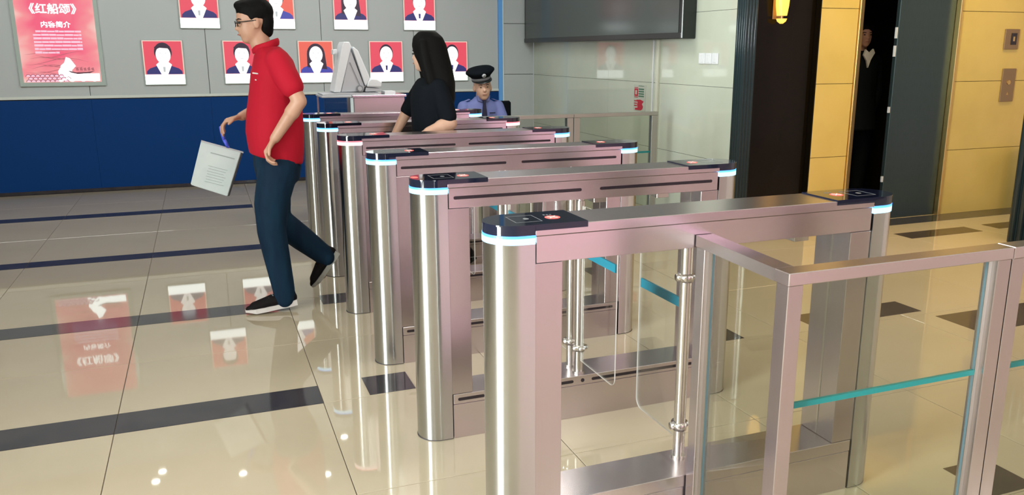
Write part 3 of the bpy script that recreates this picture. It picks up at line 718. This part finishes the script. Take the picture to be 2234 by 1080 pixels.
# ------------------------------------------------------------------ people
def hand(bm, wrist, d, side, curl=0.6, s=1.0, palmn=None):
    """palm plus four bent fingers and a thumb; d = pointing direction, side = thumb-side direction"""
    w_ = Vector(wrist); d = Vector(d).normalized(); sd = Vector(side); sd = (sd - d * sd.dot(d)).normalized(); n = d.cross(sd).normalized()
    if palmn is not None and n.dot(Vector(palmn)) < 0: n = -n
    pc = w_ + d * .045 * s
    for k in range(4):
        off = (.027 - .018 * k) * s
        a = w_ + d * .012 * s + sd * off * .6; b_ = w_ + d * (.088 - .004 * abs(k - 1.2)) * s + sd * off
        chain(bm, [a, b_], [.0145 * s, .0115 * s], 10)
        ln = (.040, .046, .042, .032)[k] * s
        c1 = b_ + (d * math.cos(curl) + n * math.sin(curl)) * ln * .95
        c2 = c1 + (d * math.cos(curl * 2.0) + n * math.sin(curl * 2.0)) * ln * .7
        c3 = c2 + (d * math.cos(curl * 2.7) + n * math.sin(curl * 2.7)) * ln * .5
        chain(bm, [b_, c1, c2, c3], [.0098 * s, .0088 * s, .0080 * s, .0070 * s], 10)
    ta = w_ + d * .02 * s + sd * .018 * s; tb = w_ + d * .055 * s + sd * .048 * s + n * .01 * s; tc = w_ + d * .085 * s + sd * .052 * s + n * .028 * s
    chain(bm, [ta, tb, tc], [.015 * s, .0115 * s, .0088 * s], 10)
def head(bm, c, face, up=(0, 0, 1), s=1.0):
    """skull, jaw, nose, brow, ears and chin round centre c, looking along `face`"""
    c = Vector(c); f = Vector(face).normalized(); u = Vector(up).normalized(); f = (f - u * f.dot(u)).normalized(); r = f.cross(u)
    def at(a, b_, d_): return c + f * a * s + r * b_ * s + u * d_ * s
    def eb(cc, rf, rr, ru, seg=20):
        mm = Matrix((( *(f * rf * s), 0), (*(r * rr * s), 0), (*(u * ru * s), 0), (0, 0, 0, 1))).transposed(); mm = Matrix.Translation(cc) @ mm
        bmesh.ops.create_uvsphere(bm, u_segments=seg, v_segments=14, radius=1, matrix=mm)
    eb(at(-.012, 0, .025), .094, .074, .088); eb(at(.018, 0, -.030), .068, .060, .080); eb(at(.046, 0, -.082), .030, .032, .026)
    eb(at(.080, 0, -.012), .011, .010, .024, 12); eb(at(.091, 0, -.026), .012, .013, .010, 12)
    eb(at(.062, .022, .016), .020, .024, .009, 12); eb(at(.062, -.022, .016), .020, .024, .009, 12)
    eb(at(.078, 0, -.056), .010, .020, .008, 12)
    for sg in (1, -1):
        eb(at(-.004, sg * .074, -.010), .018, .009, .030, 12); eb(at(.045, sg * .036, -.025), .022, .018, .022, 12)
    return at
def eyes(parent, at, gl=None):
    for sg in (1, -1):
        b = BM(); ball(b, at(.0765, sg * .029, .002), (.009, .009, .0045), 10); local(obj('eye', b, M['tv'], parent, True))
    b = BM(); chain(b, [at(.084, .017, -.058), at(.089, 0, -.0565), at(.084, -.017, -.058)], [.0026, .0036, .0026], 8); local(obj('mouth', b, M['lips'], parent, True))
    for sg in (1, -1):
        b = BM(); chain(b, [at(.080, sg * .017, .020), at(.077, sg * .032, .023), at(.066, sg * .046, .019)], [.0028, .0032, .002], 8); local(obj('eyebrow', b, M['hair'], parent, True))
V3 = Vector
# --- man in the red polo shirt
man = empty('person', (-.33, 2.80, 0), 'man in a red polo shirt, jeans and glasses striding left with a white bag', 'person')
b = BM()
at = head(b, (-.378, 2.85, 1.600), (-1, -.10, -.03), (-.12, 0, 1), 1.0)
chain(b, [(-.325, 2.85, 1.42), (-.360, 2.85, 1.53)], [.058, .053])
loft(b, [(-.305, 2.85, .86, .11, .14), (-.30, 2.85, 1.0, .12, .14), (-.295, 2.85, 1.2, .11, .15), (-.29, 2.85, 1.36, .09, .16), (-.30, 2.85, 1.43, .06, .10)])
sh, el, wr_ = V3((-.268, 2.675, 1.385)), V3((-.190, 2.600, 1.190)), V3((-.325, 2.640, .995))
chain(b, [sh, el, wr_], [.044, .040, .027])
chain(b, [el, el.lerp(wr_, .3)], [.036, .041])
hand(b, wr_, (-.55, .06, -.80), (-.25, -1, .1), .75, 1.0, (1, .2, -.2))
sh2, el2, wr2 = V3((-.31, 3.03, 1.385)), V3((-.335, 3.07, 1.145)), V3((-.468, 3.01, 1.090))
chain(b, [sh2, el2, wr2], [.044, .039, .026])
hand(b, wr2, (-1, -.08, -.25), (.15, -1, .25), .62, 1.0, (-.2, 0, -1))
hpF, knF, anF = V3((-.305, 2.765, .86)), V3((-.368, 2.765, .47)), V3((-.325, 2.77, .10))
hpR, knR, anR = V3((-.295, 2.93, .86)), V3((-.325, 2.945, .500)), V3((-.055, 2.95, .250))
chain(b, [hpF, knF, anF], [.085, .052, .038]); chain(b, [hpR, knR, anR], [.085, .052, .038])
chain(b, [anF, V3((-.42, 2.77, .045))], [.035, .028]); chain(b, [anR, V3((-.085, 2.95, .14))], [.035, .026])
remeshed('body', b, M['skin'], man, .007, 3)
eyes(man, at)
b = BM()  # hair
ball(b, at(-.020, 0, .052), (.098, .082, .082), 20); ball(b, at(-.060, 0, .0), (.050, .072, .090), 16); ball(b, at(-.066, 0, -.045), (.034, .055, .045), 14); ball(b, at(.035, 0, .088), (.050, .062, .030), 14)
for sg in (1, -1): ball(b, at(.0, sg * .066, .028), (.030, .012, .03), 10)
remeshed('hair', b, M['hair'], man, .007, 4)
b = BM()
for sg in (1, -1):
    p0 = at(.088, sg * .012, .002); p1 = at(.086, sg * .052, .004)
    for k in range(10):
        a0 = 2 * PI * k / 10; a1 = 2 * PI * (k + 1) / 10
        q = lambda a: at(.090 - .006 * (math.cos(a) > 0), sg * .033 + .021 * math.cos(a), .0 + .015 * math.sin(a))
        cyl(b, q(a0), q(a1), .0022, seg=6)
    cyl(b, at(.086, sg * .054, .006), at(-.004, sg * .080, .006), .0028, seg=6)
cyl(b, at(.092, -.012, .004), at(.092, .012, .004), .0022, seg=6)
local(obj('glasses', b, M['tv'], man))
b = BM()  # shirt
loft(b, [(-.308, 2.85, .865, .142, .180, -.035), (-.306, 2.85, .93, .150, .184, -.02), (-.305, 2.85, 1.02, .156, .180), (-.300, 2.85, 1.12, .150, .178), (-.292, 2.85, 1.24, .134, .185),
         (-.288, 2.85, 1.33, .124, .196), (-.288, 2.85, 1.40, .104, .185), (-.300, 2.85, 1.445, .082, .135), (-.316, 2.85, 1.475, .064, .072)], pw=.9)
chain(b, [(-.275, 2.695, 1.395), (-.245, 2.640, 1.315), (-.222, 2.625, 1.268)], [.068, .068, .064])
chain(b, [(-.30, 3.01, 1.395), (-.325, 3.055, 1.30), (-.33, 3.065, 1.26)], [.068, .064, .060])
remeshed('polo_shirt', b, M['red'], man, .009, 5)
b = ring(BM(), (-.322, 2.85, 1.476), .066, .070, .022, .014)
local(obj('collar', b, M['red'], man, True))
for k, (z, l_) in enumerate(((1.335, .030), (1.300, .026))):
    b = BM(); cyl(b, (-.405 + .01 * k, 2.745 - .01 * k, z), (-.405 + .01 * k + l_, 2.712 - .01 * k, z - .004), .004, seg=8)
    local(obj('chest_emblem', b, M['pic_pinkline'] if False else M['sole'], man))
b = BM()  # jeans
loft(b, [(-.305, 2.85, .74, .115, .150), (-.305, 2.85, .82, .128, .165), (-.305, 2.85, .92, .128, .160)], pw=.9)
chain(b, [hpF + V3((0, .0, -.03)), knF + V3((.01, 0, .16)), knF, knF.lerp(anF, .35), anF + V3((0, 0, .02)), anF + V3((0, 0, -.028))], [.110, .094, .080, .074, .062, .060])
chain(b, [hpR + V3((0, .0, -.03)), knR + V3((0, 0, .15)), knR, knR.lerp(anR, .5), anR], [.108, .092, .080, .074, .060])
remeshed('jeans', b, M['denim'], man, .010, 4)
def shoe(parent, heel, toe, up, upper, solem, name='shoe'):
    h = V3(heel); tt = V3(toe); d = (tt - h); ln = d.length; d.normalize(); u = V3(up); u = (u - d * u.dot(d)).normalized(); s_ = d.cross(u)
    def q(a, b_, c): return h + d * a * ln + s_ * b_ + u * c
    # sole: outline in plan extruded
    prof = [(-.02, .030), (.12, .038), (.35, .036), (.6, .044), (.8, .042), (.93, .028), (1.0, .010)]
    out = [(a, w2) for a, w2 in prof] + [(a, -w2) for a, w2 in reversed(prof)]
    b = BM(); A = [b.verts.new(q(a, w2, 0 + .012 * (a > .9))) for a, w2 in out]; B = [b.verts.new(q(a, w2 * 1.03, .026 + .006 * (a < .2))) for a, w2 in out]; n = len(out)
    b.faces.new(A); b.faces.new(list(reversed(B)))
    for k in range(n): b.faces.new((A[k], B[k], B[(k + 1) % n], A[(k + 1) % n]))
    up_o = BM()
    for a, r_, z in ((.08, .036, .052), (.22, .038, .055), (.42, .040, .046), (.62, .039, .038), (.80, .034, .032), (.92, .022, .028)): ball(up_o, q(a, 0, z - .006), r_, 14)
    chain(up_o, [q(.10, 0, .05), q(.45, 0, .045), q(.80, 0, .03)], [.036, .040, .033], 12)
    chain(up_o, [q(.10, 0, .07), q(.24, 0, .085)], [.036, .040], 12)
    o = remeshed(name, up_o, upper, parent, .006, 3)
    s2 = obj('sole', b, solem, o); s2.data.transform(Matrix.Translation(-Vector(parent.location)))
    lb = BM()
    for k in range(3):
        a = .42 + .09 * k; chain(lb, [q(a, -.02, .082 - .010 * k), q(a + .03, .02, .082 - .010 * k)], [.003, .003], 6)
    l2 = obj('laces', lb, M['grey'], o); l2.data.transform(Matrix.Translation(-Vector(parent.location)))
    return o
shoe(man, (-.262, 2.77, .030), (-.540, 2.77, .0005), (0, 0, 1), M['shoe'], M['sole'])
shoe(man, (.020, 2.95, .262), (-.135, 2.95, .062), (-.75, 0, .6), M['shoe'], M['greysole'])
# --- white document bag
t = empty('document_bag', (-.63, 3.0, .62), 'white document bag with faint print hanging from a blue strap', 'bag')
t.rotation_euler = (0, math.radians(0), 0)
def BP(x, z): return (x + .63, z - .62)
q = [(-.692, .962), (-.486, .893), (-.580, .645), (-.768, .722)]
b = prism(BM(), [BP(*a) for a in q], 'y', -.022, .022); bmesh.ops.bevel(b, geom=list(b.edges), offset=.004, segments=2, affect='EDGES'); obj('pouch', b, M['bag'], t)
b = prism(BM(), [BP(-.692, .964), BP(-.474, .890), BP(-.476, .886), BP(-.692, .958)], 'y', -.0245, .0245); obj('top_binding', b, M['lgrey'], t)
b = prism(BM(), [BP(-.478, .888), BP(-.486, .893), BP(-.578, .645), BP(-.568, .648)], 'y', -.018, .024); obj('side_gusset', b, M['tv'], t)
def bl(u0, u1, v, th, m='bagline'):
    o_ = V3((-.692, 0, .962)); ex = V3((.206, 0, -.069)); ey = V3((-.076, 0, -.240))
    pts = [o_ + ex * u0 + ey * v, o_ + ex * u1 + ey * v, o_ + ex * u1 + ey * (v + th), o_ + ex * u0 + ey * (v + th)]
    obj('print_line', prism(BM(), [BP(p.x, p.z) for p in pts], 'y', -.0236, -.0224), M[m], t)
bl(.28, .88, .18, .022)
for k in range(7): bl(.3 + .02 * (k % 2), .78 - .03 * (k % 3), .48 + .06 * k, .008, 'bag' if False else 'bagline')
b = BM(); chain(b, [(-.63 + .63 + (-.0) + .075, 0, .305), (.058, 0, .345), (.050, 0, .385), (.046, -.004, .412)], [.010, .010, .010, .009], 10); obj('strap', b, M['strap'], t, True)

# --- woman with long black hair
wo = empty('person', (.66, 3.04, 0), 'woman with long black hair in black clothes walking between two turnstiles', 'person')
b = BM()
at = head(b, (.617, 3.035, 1.430), (-1, .75, -.05), (0, 0, 1), .95)
chain(b, [(.655, 3.035, 1.26), (.628, 3.035, 1.36)], [.046, .043])
loft(b, [(.68, 3.04, .80, .09, .12), (.675, 3.04, 1.0, .08, .11), (.67, 3.04, 1.2, .075, .13), (.665, 3.04, 1.28, .05, .07)])
a1_, a2_, a3_ = V3((.655, 2.895, 1.235)), V3((.705, 2.860, 1.025)), V3((.560, 2.825, .985))
chain(b, [a1_, a2_, a3_], [.038, .044, .027]); chain(b, [a2_, a2_.lerp(a3_, .4)], [.044, .043]); hand(b, a3_, (-1, 0, -.5), (0, 1, .3), .5, .92, (0, 0, -1))
b1_, b2_, b3_ = V3((.625, 3.185, 1.235)), V3((.515, 3.205, 1.060)), V3((.445, 3.225, .930))
chain(b, [b1_, b2_, b3_], [.036, .035, .024]); hand(b, b3_, (-.3, 0, -1), (0, -1, 0), .5, .92, (-1, 0, 0))
hl = [V3((.66, 2.965, .82)), V3((.54, 2.965, .47)), V3((.50, 2.965, .09))]; hr = [V3((.68, 3.115, .82)), V3((.72, 3.115, .46)), V3((.86, 3.115, .13))]
chain(b, hl, [.085, .05, .035]); chain(b, hr, [.085, .05, .035])
remeshed('body', b, M['skin_pale'], wo, .008, 3)
eyes(wo, at)
b = BM()
loft(b, [(.705, 2.99, 1.085, .045, .075), (.702, 2.99, 1.16, .070, .110), (.692, 3.00, 1.26, .088, .112), (.672, 3.01, 1.34, .098, .100), (.648, 3.02, 1.42, .105, .095), (.636, 3.03, 1.48, .106, .092), (.630, 3.035, 1.53, .090, .076), (.628, 3.035, 1.565, .05, .045)])
chain(b, [(.580, 2.965, 1.49), (.590, 2.945, 1.39), (.620, 2.935, 1.27), (.65, 2.94, 1.16)], [.030, .032, .036, .03]); chain(b, [(.60, 3.11, 1.49), (.61, 3.12, 1.38), (.63, 3.11, 1.27)], [.026, .028, .03])
remeshed('hair', b, M['hair'], wo, .009, 4)
b = BM()
loft(b, [(.660, 3.04, .86, .135, .160), (.645, 3.04, .98, .125, .150), (.640, 3.04, 1.08, .122, .150), (.642, 3.04, 1.17, .126, .158), (.644, 3.04, 1.24, .110, .164), (.650, 3.04, 1.29, .066, .085)], pw=.95)
chain(b, [a1_ + V3((0, .02, 0)), a1_.lerp(a2_, .5), a1_.lerp(a2_, .80)], [.058, .058, .056]); chain(b, [b1_ + V3((0, -.02, 0)), b1_.lerp(b2_, .5), b1_.lerp(b2_, .84)], [.056, .052, .048])
remeshed('blouse', b, M['blackcloth'], wo, .010, 4)
b = BM(); loft(b, [(.67, 3.04, .72, .10, .14), (.67, 3.04, .86, .115, .145)])
chain(b, [hl[0], hl[0].lerp(hl[1], .5), hl[1], hl[2]], [.102, .085, .065, .055]); chain(b, [hr[0], hr[0].lerp(hr[1], .5), hr[1], hr[2]], [.102, .085, .065, .055])
remeshed('trousers', b, M['blackcloth'], wo, .010, 3)
shoe(wo, (.54, 2.965, .004), (.31, 2.965, .0005), (0, 0, 1), M['shoe'], M['tv']); shoe(wo, (.93, 3.115, .115), (.745, 3.115, .004), (-.3, 0, 1), M['shoe'], M['tv'])

# --- seated guard
gd = empty('person', (2.03, 6.3, 0), 'seated guard in a lavender uniform shirt and dark peaked cap', 'person')
b = BM()
at = head(b, (2.030, 6.262, 1.088), (-.12, -1, .05), (-.05, 0, 1), 1.20)
chain(b, [(2.03, 6.31, .94), (2.028, 6.295, 1.03)], [.056, .054])
loft(b, [(2.03, 6.33, .46, .14, .11), (2.03, 6.33, .70, .13, .09), (2.03, 6.33, .88, .14, .08), (2.03, 6.32, .95, .07, .06)])
for sg in (-1, 1):
    s1, e1, w1 = V3((2.03 + sg * .195, 6.32, .895)), V3((2.03 + sg * .235, 6.24, .655)), V3((2.03 + sg * .10, 6.04, .60))
    chain(b, [s1, e1, w1], [.045, .040, .028]); hand(b, w1, (-sg * .4, -1, -.1), (-sg * 1, .3, .4), .4, 1, (0, 0, -1))
    chain(b, [(2.03 + sg * .09, 6.32, .50), (2.03 + sg * .13, 5.90, .50), (2.03 + sg * .12, 5.86, .09)], [.08, .055, .04])
remeshed('body', b, M['skin_pale'], gd, .008, 3)
eyes(gd, at)
b = BM(); ball(b, at(-.03, 0, .03), (.078, .085, .075), 16); ball(b, at(-.045, 0, -.02), (.07, .05, .05), 14)
remeshed('hair', b, M['hair'], gd, .009, 3)
b = BM()
loft(b, [(2.03, 6.33, .47, .185, .15), (2.03, 6.33, .62, .175, .135), (2.03, 6.33, .78, .190, .125), (2.03, 6.33, .87, .205, .112), (2.03, 6.325, .925, .165, .095), (2.03, 6.315, .965, .085, .075), (2.03, 6.31, .99, .066, .064)], pw=.9)
for sg in (-1, 1):
    s1, e1 = V3((2.03 + sg * .185, 6.32, .885)), V3((2.03 + sg * .235, 6.24, .69)); chain(b, [s1, s1.lerp(e1, .5), e1], [.066, .064, .056])
remeshed('uniform_shirt', b, M['shirt_blue'], gd, .010, 4)
b = BM()
for sg in (-1, 1): prism(b, [(2.03 + sg * .006, .935), (2.03 + sg * .062, .955), (2.03 + sg * .070, 1.005), (2.03 + sg * .045, 1.01)], 'y', 6.225, 6.245)
local(obj('collar', b, M['shirt_blue'], gd))
b = prism(BM(), [(2.012, .955), (2.048, .955), (2.042, .93), (2.062, .75), (2.03, .72), (1.998, .75), (2.018, .93)], 'y', 6.190, 6.212); local(obj('tie', b, M['tie'], gd))
for sg in (-1, 1):
    b = BM(); box(b, -.045, .045, -.028, .028, -.004, .004, bev=.002); b.transform(Matrix.Translation((2.03 + sg * .165, 6.32, .948)) @ Matrix.Rotation(sg * .35, 4, 'Y')); local(obj('epaulette', b, M['shirt_blue'], gd))
b = box(BM(), 2.085, 2.145, 6.194, 6.203, .822, .834); local(obj('name_badge', b, M['tie'], gd))
b = BM(); loft(b, [(2.03, 6.33, .43, .17, .15), (2.03, 6.33, .50, .18, .15)])
for sg in (-1, 1): chain(b, [(2.03 + sg * .09, 6.32, .51), (2.03 + sg * .13, 5.90, .51), (2.03 + sg * .12, 5.86, .12)], [.098, .075, .065])
remeshed('trousers', b, M['tie'], gd, .011, 3)
for sg in (-1, 1): shoe(gd, (2.03 + sg * .12, 5.93, .002), (2.03 + sg * .13, 5.68, .0005), (0, 0, 1), M['shoe'], M['tv'])
# peaked cap, tilted
cp = BM(); tilt = Matrix.Translation((2.022, 6.275, 1.170)) @ Matrix.Rotation(math.radians(-12), 4, 'Y') @ Matrix.Rotation(math.radians(8), 4, 'X')
loft(cp, [(0, 0, .026, .098, .106), (0, .0, .040, .112, .118), (0, -.006, .076, .150, .144), (0, -.006, .092, .150, .144), (0, -.002, .114, .122, .120), (0, 0, .126, .06, .06)], 32)
cp.transform(tilt); cap = local(obj('peaked_cap', cp, M['tie'], gd, True)); cap.data.materials.clear(); cap.data.materials.append(M['blackcloth'])
def capc(n, bm_, m):
    bm_.transform(tilt); o = obj(n, bm_, m, cap, True); o.data.transform(Matrix.Translation(-Vector(gd.location))); return o
b = BM(); loft(b, [(0, 0, -.004, .100, .108), (0, 0, .026, .100, .108)], 32); capc('cap_band', b, M['grey'])
b = BM(); n = 16
A = [b.verts.new((.092 * math.cos(PI + PI * k / n), .100 * math.sin(PI + PI * k / n), .000)) for k in range(n + 1)]
B = [b.verts.new((.102 * math.cos(PI + PI * k / n), .158 * math.sin(PI + PI * k / n), -.012 * math.sin(PI * k / n))) for k in range(n + 1)]
A2 = [b.verts.new((v.co.x, v.co.y, v.co.z - .006)) for v in A]; B2 = [b.verts.new((v.co.x, v.co.y, v.co.z - .006)) for v in B]
for k in range(n):
    b.faces.new((A[k], A[k + 1], B[k + 1], B[k])); b.faces.new((A2[k], B2[k], B2[k + 1], A2[k + 1])); b.faces.new((B[k], B[k + 1], B2[k + 1], B2[k])); b.faces.new((A[k], A2[k], A2[k + 1], A[k + 1]))
capc('visor', b, M['tv'])
b = BM(); cyl(b, (-.01, -.136, .062), (-.01, -.148, .058), .021, seg=20); capc('cap_badge', b, M['lgrey'])
b = BM(); cyl(b, (-.01, -.1485, .058), (-.01, -.150, .058), .010, seg=6); capc('badge_centre', b, M['grey'])
# guard's chair
t = empty('office_chair', (2.215, 6.40, 0), 'dark office chair under the seated guard', 'chair')
bx('seat', M['blackcloth'], t, -.23, .23, -.25, .20, .36, .405, bev=.01)
bx('backrest', M['blackcloth'], t, -.20, .245, .17, .215, .52, .925, bev=.02)
bx('back_support', M['tv'], t, -.03, .03, .2155, .235, .34, .60)
obj('gas_column', cyl_bm((0, 0, .07), (0, 0, .3595), .025), M['tv'], t)
for k in range(5):
    a = 2 * PI * k / 5 + .3; b = BM(); chain(b, [(0, 0, .08), (.27 * math.cos(a), .27 * math.sin(a), .055)], [.022, .016], 8); f_ = obj('foot', b, M['tv'], t, True)
    b = BM(); ball(b, (.27 * math.cos(a), .27 * math.sin(a), .0255), .025, 10); obj('castor', b, M['tv'], f_, True)

# --- dim figure in the lift
ps = empty('person', (4.80, 3.98, 0), 'dim figure in dark clothes with pale collar standing in the open lift', 'person')
b = BM(); at = head(b, (4.795, 3.95, 1.585), (-.25, -1, 0), (0, 0, 1), 1.0)
chain(b, [(4.80, 3.98, 1.38), (4.797, 3.97, 1.5)], [.056, .052])
loft(b, [(4.80, 3.98, .9, .13, .10), (4.80, 3.98, 1.2, .15, .10), (4.80, 3.98, 1.37, .16, .085), (4.80, 3.98, 1.42, .08, .06)])
for sg in (-1, 1):
    w1 = V3((4.80 + sg * .15, 3.93, .93))
    chain(b, [(4.80 + sg * .19, 3.98, 1.35), (4.80 + sg * .225, 3.99, 1.08), w1], [.045, .038, .027]); hand(b, w1, (-sg * .3, 0.1, -1), (0, -1, 0), .35, .95, (-sg, 0, 0))
    chain(b, [(4.80 + sg * .09, 3.98, .88), (4.80 + sg * .10, 3.97, .48), (4.80 + sg * .10, 3.99, .10)], [.085, .055, .04])
remeshed('body', b, M['skin'], ps, .009, 3); eyes(ps, at)
b = BM(); ball(b, at(-.02, 0, .05), (.09, .10, .08), 16); remeshed('hair', b, M['hair'], ps, .009, 3)
b = BM(); loft(b, [(4.80, 3.97, .74, .19, .17), (4.80, 3.98, 1.05, .18, .13), (4.80, 3.98, 1.25, .20, .125), (4.80, 3.98, 1.36, .20, .11), (4.80, 3.98, 1.42, .12, .09), (4.80, 3.98, 1.45, .07, .065)], pw=.9)
for sg in (-1, 1): chain(b, [(4.80 + sg * .185, 3.98, 1.35), (4.80 + sg * .225, 3.97, 1.08), (4.80 + sg * .15, 3.93, .93)], [.068, .056, .050])
remeshed('jacket', b, M['blackcloth'], ps, .011, 3)
b = BM(); prism(b, [(4.745, 1.46), (4.725, 1.41), (4.765, 1.36), (4.785, 1.30), (4.81, 1.37), (4.85, 1.43), (4.83, 1.465), (4.79, 1.43)], 'y', 3.845, 3.862); local(obj('collar', b, M['white'], ps))
b = BM(); loft(b, [(4.80, 3.98, .78, .16, .12), (4.80, 3.98, .9, .16, .12)])
for sg in (-1, 1): chain(b, [(4.80 + sg * .09, 3.98, .86), (4.80 + sg * .10, 3.97, .48), (4.80 + sg * .10, 3.99, .11)], [.10, .075, .062])
remeshed('trousers', b, M['blackcloth'], ps, .011, 3)
for sg in (-1, 1): shoe(ps, (4.80 + sg * .10, 4.05, .002), (4.80 + sg * .11, 3.80, .0005), (0, 0, 1), M['shoe'], M['tv'])

ps.location = (4.80 + .15, 3.98 + .16, 0)
# ------------------------------------------------------------------ downlights in the ceiling (their reflections dot the floor)
for k, (lx, ly) in enumerate(((-1.5, 7.28), (-1.44, 7.5), (-.59, 7.12), (.29, 6.75), (.62, 7.62), (-2.6, 6.9), (4.2, 2.7), (5.9, 2.7))):
    t = empty('ceiling_downlight', (lx, ly, CEIL), 'round recessed ceiling downlight, ' + ('nearest the pink poster|second of the pair left of the walking man|beside its twin left of the walking man|above the wall behind the walking man|above the scanner terminal|above the long-haired woman|above the lift wall near the fluted column|above the golden wall right of the lift').split('|')[(1, 2, 3, 4, 5, 0, 6, 7)[k]], 'lamp', 'ceiling downlights')
    b = BM(); cyl(b, (0, 0, -.012), (0, 0, -.0005), .055, seg=24); obj('rim', b, M['white'], t)
    b = BM(); cyl(b, (0, 0, -.0145), (0, 0, -.0122), .038, seg=24); obj('bulb', b, M['dl'] if 'dl' in M else M.setdefault('dl', em('downlight_bulb', (1.0, .97, .88), 30)), t)
